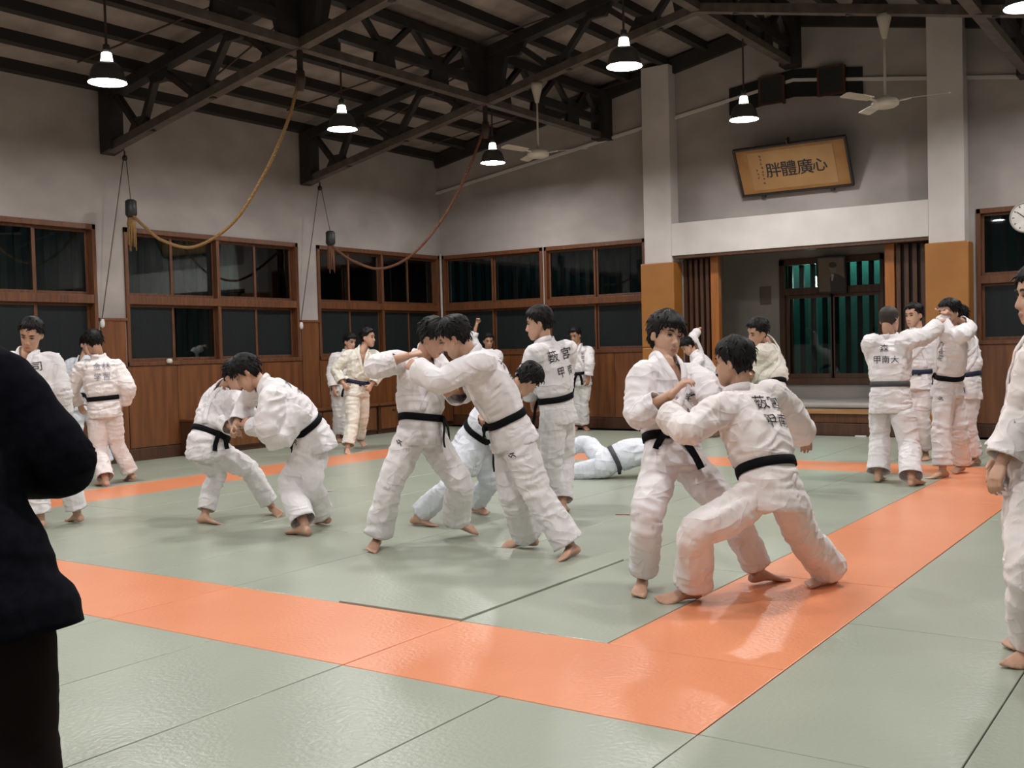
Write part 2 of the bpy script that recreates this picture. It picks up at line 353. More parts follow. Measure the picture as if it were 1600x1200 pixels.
window_x(4,XL,*BAYS[5],ZS,ZT,'wooden window in the left wall next to the room corner')
window_y(5,YB,*BW[0],ZS,ZT,'wooden window in the back wall next to the room corner')
window_y(6,YB,*BW[1],ZS,ZT,'wooden window in the back wall left of the left column')
window_y(7,YB,*BW[2],ZS,ZT,'wooden window in the back wall right of the right column')
window_y(8,YB,*BW[3],ZS,ZT,'wooden window in the back wall near the right corner')
# alcove window
t=empty('window_9',((AW0+AW1)/2,YA,AZ0),'dark barred alcove window with teal light behind','window',kind='structure'); I=Matrix.Translation(-t.location)
def a9(bd,n,m,par=None,bevel=.004):
    o=bd.build(n,m,par or t,bevel=bevel)
    if par is None: o.matrix_parent_inverse=I
    return o
f=MB(); f.box((AW0,YA-.04,AZ2-.10),(AW1,YA+.15,AZ2)); f.box((AW0,YA-.05,AZ0),(AW1,YA+.15,AZ0+.10)); f.box((AW0,YA-.04,AZ0),(AW0+.09,YA+.15,AZ2)); f.box((AW1-.06,YA-.04,AZ0),(AW1,YA+.15,AZ2))
a9(f,'window_frame','wood_dark'); a9(MB().box((AW0+.08,YA-.02,2.24),(AW1-.05,YA+.14,2.36)),'transom','wood_dark')
for (xa,xb) in((AW0+.09,-5.75),(-5.83,AW1-.06)):
    fr=MB(); fr.box((xa,YA+.03,AZ0+.10),(xa+.06,YA+.06,2.24)); fr.box((xb-.06,YA+.03,AZ0+.10),(xb,YA+.06,2.24)); fr.box((xa+.06,YA+.03,AZ0+.10),(xb-.06,YA+.06,AZ0+.18)); fr.box((xa+.06,YA+.03,2.18),(xb-.06,YA+.06,2.24))
    s=a9(fr,'sash','wood_dark'); MB().box((xa+.06,YA+.042,AZ0+.18),(xb-.06,YA+.047,2.18)).build('pane','glass',s)
a9(MB().box((AW0+.09,YA+.05,2.36),(AW1-.06,YA+.055,AZ2-.10)),'pane','glass',bevel=0)
for i in range(9):
    xx=AW0+.125+i*.199
    a9(MB().box((xx-.04,YA+.17,AZ0-.02),(xx+.04,YA+.22,AZ2+.02)),'security_bar','bar_dark')
# outside: neighbouring teal wall lit by a lamp, dark ground strip
ow=MB().box((-8.2,19.9,-.3),(-4.25,20.1,4.2)).build('outdoor_wall','teal'); tag(ow,'teal painted outside wall seen through the alcove window','wall')
ld=bpy.data.lights.new('outdoor_light','AREA'); ld.energy=17; ld.shape='RECTANGLE'; ld.size=2.2; ld.size_y=.08; ld.color=(.75,1,.9); lo=bpy.data.objects.new('outdoor_light',ld); COL.objects.link(lo)
lo.location=(-6.0,19.55,3.25); lo.rotation_euler=(math.radians(40),0,0); tag(lo,'outdoor lamp above the alcove window lighting the teal wall','lamp')
lp=empty('outdoor_lamp',(-14.9,13.85,-.3),'glowing lamp on a pole outside, seen through the middle left window','lamp')
MB().tube([(0,0,0),(0,0,2.92)],.035,10).build('pole','iron',lp)
MB().tube([(-6.335,19.25,2.60),(-6.335,19.3,4.15),(-6.335,19.95,4.15)],.015,8).build('lamp_bracket','iron',ow)
wlmp=empty('flood_lamp',(-6.335,19.2,2.51)); wlmp.rotation_euler=(math.radians(98),0,math.radians(18))
MB().lathe([(0,-.10),(.06,-.09),(.10,-.03),(.115,.02),(.108,.02),(.09,-.02),(0,-.03)],n=24).build('housing','iron',wlmp,smooth=True); MB().lathe([(.105,.012),(.05,.014),(0,.015)],n=24).build('lens','bulb_teal',wlmp); tag(wlmp,'bright bluish lamp outside the alcove window, half hidden by the portrait','lamp')
ol=MB().lathe([(0,.08),(.05,.07),(.085,.02),(.095,-.06),(.07,-.12),(0,-.14)],n=20).build('globe','bulb_far',lp,smooth=True,loc=(0,0,3.02))
gr=MB().box((-17.5,YF,-.5),(XL-.2,20,-.3)).build('ground_outside','night'); tag(gr,'dark ground outside the left windows','ground',kind='structure')
# ---------------------------------------------------------------- roof
b=MB()
for s in(-1,1):
    xe=XC+s*7.28; ze=roofz(XC+7.28)
    b.prism([(XC,roofz(XC)+.17),(xe,ze+.17),(xe,ze+.27),(XC,roofz(XC)+.27)],'y',YF-.2,YB+.3)
ceil=b.build('ceiling','roof'); tag(ceil,'pitched board roof carried on dark steel trusses','ceiling',kind='structure')
for s in(-1,1):
    for i in range(11):
        d=.02+i*.70; x=XC+s*(7.06-d)
        if d>7.0: continue
        o=MB().box((-.05,YF,-.075),(.05,YB-.02,.075)).build('purlin','timber',ceil,loc=(x,0,roofz(x)+.095)); o.rotation_euler=(0,s*math.atan(SL),0)
o=MB().box((-.07,YF,-.1),(.07,YB-.02,.1)).build('purlin','timber',ceil,loc=(XC,0,roofz(XC)+.06)); o['label']='ridge beam'
for s in(-1,1):   # dark rafters lying along the back gable
    o=MB().bar((XC+s*7.06,YB-.09,roofz(XL)+.0),(XC,YB-.09,roofz(XC)+.0),.1,.24).build('wall_rafter','timber',ceil)
    # thin tie rods under the roof
    for k,y in enumerate((6.6,8.3,10.2,11.9,13.8,15.5)):
        MB().bar((XC+s*6.4,y,roofz(XC+6.4)+.01),(XC+s*2.2,y+(.9 if k%2 else -.9),roofz(XC+2.2)+.01),.018,.018).build('tie_rod','cord',ceil)
# ---------------------------------------------------------------- trusses
TY=[-5.85+3.75*0,-2.1,1.65,5.40,9.15,12.90]
CH0,CHS=4.28,.206
def chz(x): return CH0+CHS*(7.05-abs(x-XC))
def cross_truss(y,label):
    t=empty('roof_truss',(XC,y,chz(XC)),label,'truss'); I=Matrix.Translation(-t.location)
    def a(bd,n,m,bev=0):
        o=bd.build(n,m,t,bevel=bev); o.matrix_parent_inverse=I; return o
    for s in(-1,1):
        X=lambda d: XC+s*(7.05-d)
        P=lambda d,top: (X(d),y,(roofz(X(d))-.06 if top else chz(X(d))))
        a(MB().bar(P(0,0),P(7.05,0),.13,.11),'bottom_chord','chord'); a(MB().bar(P(0,1),P(7.05,1),.16,.14),'top_chord','steel')
        a(MB().prism([(X(.0),chz(X(0))-.06),(X(.22),chz(X(.22))-.05),(X(.22),roofz(X(.22))),(X(.0),roofz(X(0)))],'y',y-.11,y+.11),'end_post','steel')
        nodes=[(.22,1),(.75,0),(1.15,1),(1.95,0),(2.6,1),(3.30,0),(4.2,1),(4.9,0),(5.6,1),(6.3,0),(7.0,1)]
        for (d0,t0),(d1,t1) in zip(nodes[:-1],nodes[1:]): a(MB().bar(P(d0,t0),P(d1,t1),.09,.075),'brace','steel')
        for d,tp in nodes[1:-1]:
            p=Vector(P(d,tp)); h=.17 if tp else -.17; w1=.26;w2=.12; zz=p.z
            if tp: poly=[(p.x-w1,zz+.02-SL*s*w1*-1*0),(p.x+w1,zz+.02),(p.x+w2,zz-.2),(p.x-w2,zz-.2)]
            else: poly=[(p.x-w1,zz-.02),(p.x+w1,zz-.02),(p.x+w2,zz+.2),(p.x-w2,zz+.2)]
            a(MB().prism(poly,'y',y-.035,y+.035),'gusset_plate','steel')
        d=7.05-3.34   # hub where the long truss crosses
        p=Vector(P(d,0)); a(MB().prism([(p.x-.24,p.z+.03),(p.x+.24,p.z+.03),(p.x+.40,roofz(p.x)-.02),(p.x-.40,roofz(p.x)-.02)],'y',y-.05,y+.05),'hub_plate','steel')
    z=chz(XC); a(MB().prism([(XC-.3,z),(XC+.3,z),(XC+.42,roofz(XC)-.02),(XC-.42,roofz(XC)-.02)],'y',y-.05,y+.05),'hub_plate','steel')
    return t
cross_truss(12.90,'rising roof truss spanning the hall nearest the back wall')
cross_truss(9.15,'rising roof truss over the left pair, second from the back wall')
cross_truss(5.40,'roof truss spanning the hall third from the back wall')
def long_truss(x,label):
    zb=chz(x); zt=roofz(x)-.04
    t=empty('roof_truss',(x,10,zb),label,'truss'); I=Matrix.Translation(-t.location)
    def a(bd,n,m):
        o=bd.build(n,m,t); o.matrix_parent_inverse=I
    a(MB().bar((x,YF+.1,zb),(x,YB-.1,zb),.13,.10),'bottom_chord','chord'); a(MB().bar((x,YF+.1,zt),(x,YB-.1,zt),.14,.12),'top_chord','steel')
    a(MB().bar((x,YF+.1,zb+.27),(x,YB-.1,zb+.27),.10,.12),'middle_chord','steel')
    a(MB().box((x-.13,YB-.34,zb-.06),(x+.13,YB-.03,zt+.06)),'end_post','steel')
    for y0 in (5.40,9.15,12.90):
        L=3.75 if y0<12 else 3.45
        a(MB().prism([(y0-.32,zb),(y0+.32,zb),(y0+.52,zt),(y0-.52,zt)],'x',x-.05,x+.05),'hub_plate','steel')
        ns=[(0.12,.35),(.27,1),(.40,.35),(.55,1),(.70,.35),(.84,1),(.97,.35)]
        for (u0,t0),(u1,t1) in zip(ns[:-1],ns[1:]):
            a(MB().bar((x,y0+u0*L,zb+t0*(zt-zb)),(x,y0+u1*L,zb+t1*(zt-zb)),.08,.07),'brace','steel')
        for u0,t0 in ns[::2]:
            yy=y0+u0*L; a(MB().prism([(yy-.2,zb+.05),(yy+.2,zb+.05),(yy+.12,zb+.42),(yy-.12,zb+.42)],'x',x-.03,x+.03),'gusset_plate','steel')
long_truss(-9.11,'long horizontal roof truss running to the back wall left of the alcove')
long_truss(XC,'long horizontal roof truss under the ridge')
long_truss(-2.43,'long horizontal roof truss running to the back wall right of the alcove')
# ---------------------------------------------------------------- lamps
def lamp(x,y,z,label,group='dome pendant lamps',anchor=None):
    t=empty('pendant_lamp',(x,y,z),label,'lamp',group)
    top=(anchor or roofz(x)+.17)-z
    MB().tube([(0,0,.30),(0,0,top)],.014,8).build('cord','cord',t)
    MB().lathe([(0,.40),(.035,.40),(.04,.33),(.03,.30),(0,.30)],n=16).build('socket','shade',t,smooth=True)
    MB().lathe([(.045,.315),(.052,.31),(.066,.215),(.06,.21),(.045,.315)],n=20).build('glowing_neck','neck',t,smooth=True)
    prof=[(.062,.215),(.100,.203),(.142,.172),(.168,.122),(.185,.055),(.197,0),(.203,-.008),(.196,-.004),(.175,.05),(.145,.115),(.11,.155),(.06,.2),(0,.2)]
    m=MB().lathe(prof[:7],n=40).build('shade','shade',t,smooth=True)
    MB().lathe(prof[6:],n=40).build('reflector','shade_in',t,smooth=True)
    MB().lathe([(0,.012),(.10,.006),(.175,.02),(.188,.014)][::-1],n=40).build('diffuser','lamp',t,smooth=True)
    return t
lamp(-10.15,7.28,4.43,'dome lamp nearest the left edge of the photo, above the dark suit')
lamp(-10.18,10.98,4.50,'dome lamp left of centre between the two hanging ropes')
lamp(-10.18,14.55,4.50,'smallest dome lamp, beside the red brown rope near the room corner')
lamp(-5.78,10.90,4.60,'dome lamp above the room centre in front of the left column')
lamp(-5.78,14.42,4.57,'dome lamp in front of the tilted calligraphy board')
lamp(-1.66,11.1,4.50,'dome lamp cut by the top right corner of the photo')
for x in(-10.15,-5.78,-1.66):
    for y in (-.2,3.55)+((7.0,) if x>-8 else ())+((14.5,) if x>-3 else ()):
        lamp(x,y,4.75,'dome pendant lamp hanging in the part of the hall outside the photo')
# ---------------------------------------------------------------- ceiling fans
def fan(x,y,label,a0):
    z=4.17; t=empty('ceiling_fan',(x,y,z),label,'fan','ceiling fans'); top=chz(x)-.05-z
    MB().tube([(0,0,.1),(0,0,top-.02)],.014,10).build('down_rod','fan',t,smooth=True)
    MB().lathe([(0,top),(.085,top),(.08,top-.05),(.03,top-.26),(.02,top-.28),(0,top-.28)],n=20).build('canopy','fan',t,smooth=True)
    MB().lathe([(0,.10),(.03,.10),(.06,.075),(.13,.055),(.155,.02),(.15,-.015),(.11,-.04),(0,-.05)],n=28).build('motor_housing','fan',t,smooth=True)
    for k in range(3):
        a=a0+k*2*math.pi/3; c,s=math.cos(a),math.sin(a)
        bd=MB(); pts=[]
        rot=lambda r,w,zz:(r*c-w*s,r*s+w*c,zz)
        for top_ in(.012,.006):
            for r,w,tl in((.24,.05,.012),(.42,.065,.014),(.68,.07,.014),(.70,.05,.012)):
                pts+= [rot(r,-w,.03+top_-tl),rot(r,w,.03+top_+tl)]
        fs=[]
        for i in range(3):
            p=2*i; fs+=[(p,p+1,p+3,p+2),(8+p+2,8+p+3,8+p+1,8+p),(p,p+2,8+p+2,8+p),(p+1,8+p+1,8+p+3,p+3)]
        fs+=[(0,8,9,1),(6,7,15,14)]
        bd.add(pts,fs); bd.build('blade','fan',t)
        MB().bar(rot(.12,0,.02),rot(.28,0,.035),.04,.012).build('blade_bracket','fan',t)
fan(-8.24,12.9,'white ceiling fan hanging near the room corner',.35); fan(-3.44,12.9,'white ceiling fan in front of the right column',.1)
# ---------------------------------------------------------------- climbing ropes
def spline(pts,n):
    P=[Vector(p) for p in pts]; P=[2*P[0]-P[1]]+P+[2*P[-1]-P[-2]]; out=[]
    m=len(P)-3
    for i in range(m):
        for k in range(n):
            u=k/n; a,b_,c,d=P[i:i+4]
            out.append(.5*((2*b_)+(c-a)*u+(2*a-5*b_+4*c-d)*u*u+(3*b_-a-3*c+d)*u**3))
    out.append(P[-2]); return out
def strands(path,r,pitch,mb,n=6):
    # three twisted strands
    L=0; X=[None]*len(path); acc=[0]
    for i in range(1,len(path)): acc.append(acc[-1]+(path[i]-path[i-1]).length)
    N=int(acc[-1]/pitch*9)
    idx=0; S=[]
    for k in range(N+1):
        s=acc[-1]*k/N
        while idx<len(path)-2 and acc[idx+1]<s: idx+=1
        u=(s-acc[idx])/max(acc[idx+1]-acc[idx],1e-6); S.append((path[idx].lerp(path[idx+1],u),s))
    x=None; fr=[]
    for k,(p,s) in enumerate(S):
        t_=(S[min(k+1,N)][0]-S[max(k-1,0)][0]).normalized()
        if x is None: x=t_.orthogonal().normalized()
        x=(x-t_*x.dot(t_)).normalized(); fr.append((p,x.copy(),t_.cross(x),s))
    for q in range(3):
        mb.tube([p+(x_*math.cos(2*math.pi*(s/pitch+q/3))+y_*math.sin(2*math.pi*(s/pitch+q/3)))*r*.5 for p,x_,y_,s in fr],r*.56,n)
def rope(y,label,m,pts,end,cordlab,hook):
    t=empty('climbing_rope',pts[0],label,'rope'); I=Matrix.Translation(-t.location)
    def a(bd,n,mm,smooth=True):
        o=bd.build(n,mm,t,smooth=smooth); o.matrix_parent_inverse=I
    bd=MB(); strands(spline(pts,14),.021,.085,bd); a(bd,'rope_line',m)
    p0=Vector(pts[0]); bd=MB(); bd.tube([p0+Vector((0,0,.03)),p0+Vector((0,0,-.08)),p0+Vector((-.01,0,-.2))],[.05,.06,.04],12); a(bd,'top_binding','cord')
    bd=MB(); bd.bar(p0+Vector((0,0,0)),p0+Vector((0,0,.36)),.05,.05); a(bd,'hanger_strap','steel',False)
    e=Vector(end)
    bd=MB(); bd.tube([e+Vector((0,0,.22)),e+Vector((0,0,.20)),e+Vector((0,0,.02)),e+Vector((0,0,-.02))],[.05,.075,.078,.05],12); a(bd,'leather_grip','iron')
    bd=MB()
    for k in range(9):
        an=k*.7; o=Vector((math.cos(an)*.03,math.sin(an)*.03,0)); bd.tube([e+o+Vector((0,0,.0)),e+o*1.5+Vector((0,0,-.18)),e+o*1.7+Vector((.01*math.sin(k*3),0,-.42-.05*math.sin(k*2)))],[.016,.014,.008],6)
    a(bd,'frayed_tail',m)
    bd=MB(); bd.tube([e+Vector((0,0,-.03)),e+Vector((0,0,-.10)),e+Vector((0,0,-.17))],[.05,.062,.05],12); a(bd,'end_knot',m)
    # pulley and cord
    tp=(XL+.24,y+.12,4.17); t2=empty('pulley_cord',tp,cordlab,'cord'); I2=Matrix.Translation(-Vector(tp))
    def a2(bd,n,mm,smooth=True):
        o=bd.build(n,mm,t2,smooth=smooth); o.matrix_parent_inverse=I2
    T=Vector(tp)
    bd=MB(); bd.tube([T+Vector((0,0,.10)),T+Vector((0,0,.04))],.012,8); a2(bd,'hook','iron')
    bd=MB(); bd.tube([T+Vector((0,-.015,0)),T+Vector((0,.015,0))],.04,14); a2(bd,'pulley_wheel','iron')
    bd=MB(); bd.tube([T+Vector((.03,0,-.01)),e+Vector((0,0,.21))],.006,6); a2(bd,'cord_line','string')
    bd=MB(); bd.tube([T+Vector((-.03,0,-.01)),Vector(hook)],.006,6); a2(bd,'cord_line','string')
    cl=MB().lathe([(0,.06),(.025,.05),(.035,0),(.03,-.05),(0,-.07)],n=14).build('cord_cleat','white_plastic',smooth=True,loc=(hook[0]+.012,hook[1],hook[2]-.02)); tag(cl,'small white cord cleat on the panel below '+('the yellow rope pulley' if y<10 else 'the red brown rope pulley'),'cleat')
rope(9.15,'yellow manila climbing rope sagging across the middle left window','rope',[(-9.12,9.15,4.72),(-9.35,9.15,4.2),(-9.81,9.16,3.60),(-10.4,9.17,3.08),(-11.14,9.18,2.85),(-11.77,9.19,2.98),(-12.15,9.2,3.20),(-12.38,9.2,3.36)],(-12.42,9.2,3.36),'thin pulley cord holding up the end of the yellow rope',(XL+.02,8.97,1.95))
rope(12.90,'red brown climbing rope sagging toward the room corner','rope2',[(-9.14,12.9,4.72),(-9.5,12.9,4.05),(-10.0,12.9,3.40),(-10.6,12.9,2.92),(-11.23,12.9,2.75),(-11.8,12.92,2.90),(-12.15,12.95,3.08),(-12.35,12.97,3.22)],(-12.36,12.97,3.22),'thin pulley cord holding up the end of the red brown rope',(XL+.02,12.70,1.93))
# ---------------------------------------------------------------- lettering
TXT={}
def glyph(ch):
    """triangulated outline of a character in a unit box centred on the origin"""
    if ch in TXT: return TXT[ch]
    cu=bpy.data.curves.new('glyph','FONT'); cu.body=ch; cu.size=1; cu.resolution_u=2
    o=bpy.data.objects.new('glyph',cu); COL.objects.link(o); dg=bpy.context.evaluated_depsgraph_get()
    me=bpy.data.meshes.new_from_object(o.evaluated_get(dg)); bm=bmesh.new(); bm.from_mesh(me)
    bmesh.ops.triangulate(bm,faces=bm.faces)
    for _ in range(3):
        bmesh.ops.subdivide_edges(bm,edges=[q for q in bm.edges if q.calc_length()>.14],cuts=1); bmesh.ops.triangulate(bm,faces=bm.faces)
    v=np.array([p.co[:2] for p in bm.verts]); f=[tuple(q.index for q in x.verts) for x in bm.faces]
    bm.free(); bpy.data.meshes.remove(me); bpy.data.objects.remove(o); bpy.data.curves.remove(cu)
    if len(v):
        c=(v.max(0)+v.min(0))/2; v=(v-c)/max(np.ptp(v,axis=0))
    TXT[ch]=(v,f); return TXT[ch]
# framed calligraphy board, leaning out from the wall
sg=empty('calligraphy_board',(-5.735,16.42,3.77),'tilted framed calligraphy board with four large black characters on gold paper','sign')
sg.rotation_euler=(math.atan2(.40,.69),0,0)
W,H=1.775,.80
MB().box((-W/2+.03,.0,.03),(W/2-.03,.03,H-.03)).build('silk_mount','mount',sg)
MB().box((-W/2+.22,-.006,.085),(W/2-.22,.002,H-.085)).build('paper_sheet','paper',sg)
fr=MB(); fr.box((-W/2,-.03,0),(W/2,.045,.035)); fr.box((-W/2,-.03,H-.035),(W/2,.045,H)); fr.box((-W/2,-.03,.035),(-W/2+.035,.045,H-.035)); fr.box((W/2-.035,-.03,.035),(W/2,.045,H-.035)); fr.build('picture_frame','black',sg,bevel=.006)
bd=MB()
for ch,cx,sz in(('胖',-.30,.235),('體',-.055,.245),('廣',.20,.24),('心',.43,.215)):
    v,f=glyph(ch)
    for dz,wd in((0,1.0),(.003,1.0),(-.003,1.0)):
        bd.add([(cx+p[0]*sz*1.02+dz,-.0095-dz*.1,.40+p[1]*sz+dz) for p in v],f)
bd.build('lettering','ink',sg)
bd=MB(); rr=random.Random(3)
for cx,n,z0 in((-.475,8,.64),(-.555,3,.42)):
    for k in range(n):
        z=z0-k*.062
        for q in range(4):
            a=rr.uniform(0,3.14); l=rr.uniform(.018,.034); ox,oz=rr.uniform(-.012,.012),rr.uniform(-.014,.014)
            bd.bar((cx+ox-math.cos(a)*l/2,-.0085,z+oz-math.sin(a)*l/2),(cx+ox+math.cos(a)*l/2,-.0085,z+oz+math.sin(a)*l/2),.008,.002,up=(0,1,0))
bd.build('signature_strokes','ink_faded',sg)
for x in(-.55,.55):
    MB().box((x-.03,-.01,-.05),(x+.03,.04,.0)).build('bracket','iron',sg)
MB().bar((0,.03,H),(0,.03-.0,H+.06),.12,.02).build('hanger','iron',sg)
# gable vent: chevron sheet painted black for the opening's inner shade, with two sashes
vt=empty('gable_vent',(XC-.02,YB-.06,5.1),'black chevron shaped gable vent with two tilted sashes','vent'); I=Matrix.Translation(-vt.location)
def av(bd,n,m,bevel=0):
    o=bd.build(n,m,vt,bevel=bevel); o.matrix_parent_inverse=I
for s in(-1,1):
    z=lambda d,t_: (5.66 if t_ else 5.24)-.13*d
    av(MB().prism([(XC,z(0,0)),(XC+s*1.06,z(1.06,0)),(XC+s*1.06,z(1.06,1)),(XC,z(0,1))],'y',YB-.075,YB-.045),'vent_shade_sheet','vent_shade')
    for d in(.42,):
        x=XC+s*d+ (.0 if s>0 else -.1); zz=z(abs(d)+.15,0)
        fr=MB(); 
        for(a_,b_) in(((x-.03,zz),(x+.01,zz+.44)),((x+.36,zz-.02),(x+.40,zz+.42)),((x+.01,zz),(x+.36,zz+.03)),((x+.01,zz+.41),(x+.36,zz+.44))): fr.box((a_[0],YB-.13,a_[1]),(b_[0],YB-.09,b_[1]))
        av(fr,'vent_sash','wood_dark'); av(MB().box((x+.01,YB-.115,zz+.03),(x+.36,YB-.105,zz+.41)),'vent_pane','iron')
# portrait above the alcove window
pt=empty('portrait_photo',(-5.745,YA-.10,2.25),'framed black and white portrait of a suited man above the alcove window','picture'); pt.rotation_euler=(math.radians(12),math.radians(2),0)
MB().box((-.235,0,0),(.235,.025,.60)).build('photo_print','photo_bg',pt)
fr=MB(); fr.box((-.25,-.015,-.015),(.25,.035,.01)); fr.box((-.25,-.015,.59),(.25,.035,.615)); fr.box((-.25,-.015,.01),(-.225,.035,.59)); fr.box((.225,-.015,.01),(.25,.035,.59)); fr.build('picture_frame','bar_dark',pt)
def disc(cx,cz,rx,rz,y,n=20): return [(cx+rx*math.cos(2*math.pi*k/n),y,cz+rz*math.sin(2*math.pi*k/n)) for k in range(n)],[tuple(range(n))]
bd=MB(); bd.add([(-.02,-.001,.01),(.222,-.001,.01),(.222,-.001,.24),(.12,-.001,.31),(.03,-.001,.33),(-.03,-.001,.25)],[(0,1,2,3,4,5)]); bd.add(*disc(.03,.47,.068,.05,-.0015)); bd.build('portrait_suit','photo_dark',pt)
bd=MB(); bd.add(*disc(.03,.41,.058,.085,-.001)); bd.build('portrait_face','photo_skin',pt)
bd=MB(); bd.add([(-.005,-.002,.20),(.02,-.002,.20),(.05,-.002,.31),(.0,-.002,.32)],[(0,1,2,3)]); bd.build('portrait_shirt','photo_white',pt)
# small fittings
o=MB().box((-.10,-.02,-.16),(.10,0,.16)).build('notice_board','notice',bevel=.006,loc=(-6.95,YA-.002,2.26)); tag(o,'small brown notice panel on the alcove wall left of its window','notice')
pp=MB(); pp.tube([(XL+.07,YB-.08,.56),(XL+.07,YB-.08,3.3)],.022,10); o=pp.build('corner_pipe','pipe',smooth=True); tag(o,'thin pale pipe running up the room corner between windows','pipe')
ck=empty('wall_clock',(-2.49,YB-.03,3.085),'round white wall clock at the right edge of the photo','clock')
def ac(bd,n,m,sm=True):
    o=bd.build(n,m,ck,smooth=sm); o.rotation_euler=(math.radians(90),0,0); return o
ac(MB().lathe([(0,0),(.215,0),(.222,.02),(.215,.05),(.20,.055),(.195,.035)],n=40),'clock_case','pipe'); ac(MB().lathe([(.197,.036),(0,.036)],n=40),'clock_face','white_plastic')
bd=MB()
for k in range(12):
    a=k*math.pi/6; bd.bar((.155*math.sin(a),.155*math.cos(a),.038),(.18*math.sin(a),.18*math.cos(a),.038),.012,.003)
ac(bd,'hour_marks','ink',False); ac(MB().bar((0,-.02,.041),(.07,.09,.041),.012,.003),'hour_hand','ink',False); ac(MB().bar((0,-.02,.043),(-.12,.08,.043),.009,.003),'minute_hand','ink',False)
o=MB().lathe([(0,-.03),(.035,-.028),(.045,.0),(.035,.03),(.012,.038),(0,.03)],n=18).build('sill_knob','white_plastic',smooth=True,loc=(XL+.06,10.03,1.385)); tag(o,'small white round object on the sill of the middle left window','knob')
# low cupboards along the left wall up to the corner
for k,(a_,c_,lab) in enumerate(((10.2,12.1,'low brown wooden cupboard under the middle left window'),(12.15,14.2,'low brown wooden cupboard under the corner window, behind the walking man'),(14.25,16.4,'low brown wooden cupboard nearest the room corner'))):
    t=empty('cupboard',(XL+.05,(a_+c_)/2,0),lab,'cupboard','low cupboards along the left wall'); I=Matrix.Translation(-t.location)
    def acu(bd,n,m,bv=.004):
        o=bd.build(n,m,t,bevel=bv); o.matrix_parent_inverse=I; return o
    acu(MB().box((XL+.05,a_,.06),(XL+.30,c_,.50)),'body','wood_dark'); acu(MB().box((XL+.05,a_-.01,.50),(XL+.34,c_+.01,.535)),'top_board','wood'); acu(MB().box((XL+.05,a_,0),(XL+.28,c_,.06)),'plinth','wood_dark')
    n=3; d=(c_-a_-.06)/n
    for i in range(n):
        dd=acu(MB().box((XL+.30,a_+.03+i*d+.015,.09),(XL+.318,a_+.03+(i+1)*d-.015,.47)),'door','wood_panel'); 
        kn=MB().box((XL+.318,a_+.03+(i+.5)*d-.04,.40),(XL+.335,a_+.03+(i+.5)*d+.04,.42)).build('handle','iron',dd)
# marks on the mats
bd=MB(); bd.add([(-.11,-.02,0),(-.03,-.012,0),(.05,.0,0),(.12,.02,0),(.06,.022,0),(-.02,.012,0),(-.10,-.006,0)],[tuple(range(7))])
M['tape_red']=mat('dull_red_tape',(.30,.05,.04),rough=.6); M['tape_white']=mat('white_tape',(.7,.69,.66),rough=.6)
bd=MB(); bd.bar((-.10,-.03,.002),(.10,.03,.002),.03,.004); o=bd.build('tape_strip','tape_red',loc=(-4.34,8.07,.0015)); tag(o,'dull red tape strip on the mat beside the facing fighter','tape')
bd=MB(); bd.bar((-.07,-.03,.004),(.07,.03,.010),.03,.006); o=bd.build('tape_strip','tape_white',loc=(-7.92,8.13,.001)); tag(o,'small white tape strip on the mat behind the bent fighter','tape')
bd=MB(); bd.bar((-.08,0,.012),(.08,0,.012),.05,.02); o=bd.build('cloth_scrap','tape_white',loc=(-4.70,16.05,.0),bevel=.004); tag(o,'white scrap lying at the foot of the alcove step','cloth')
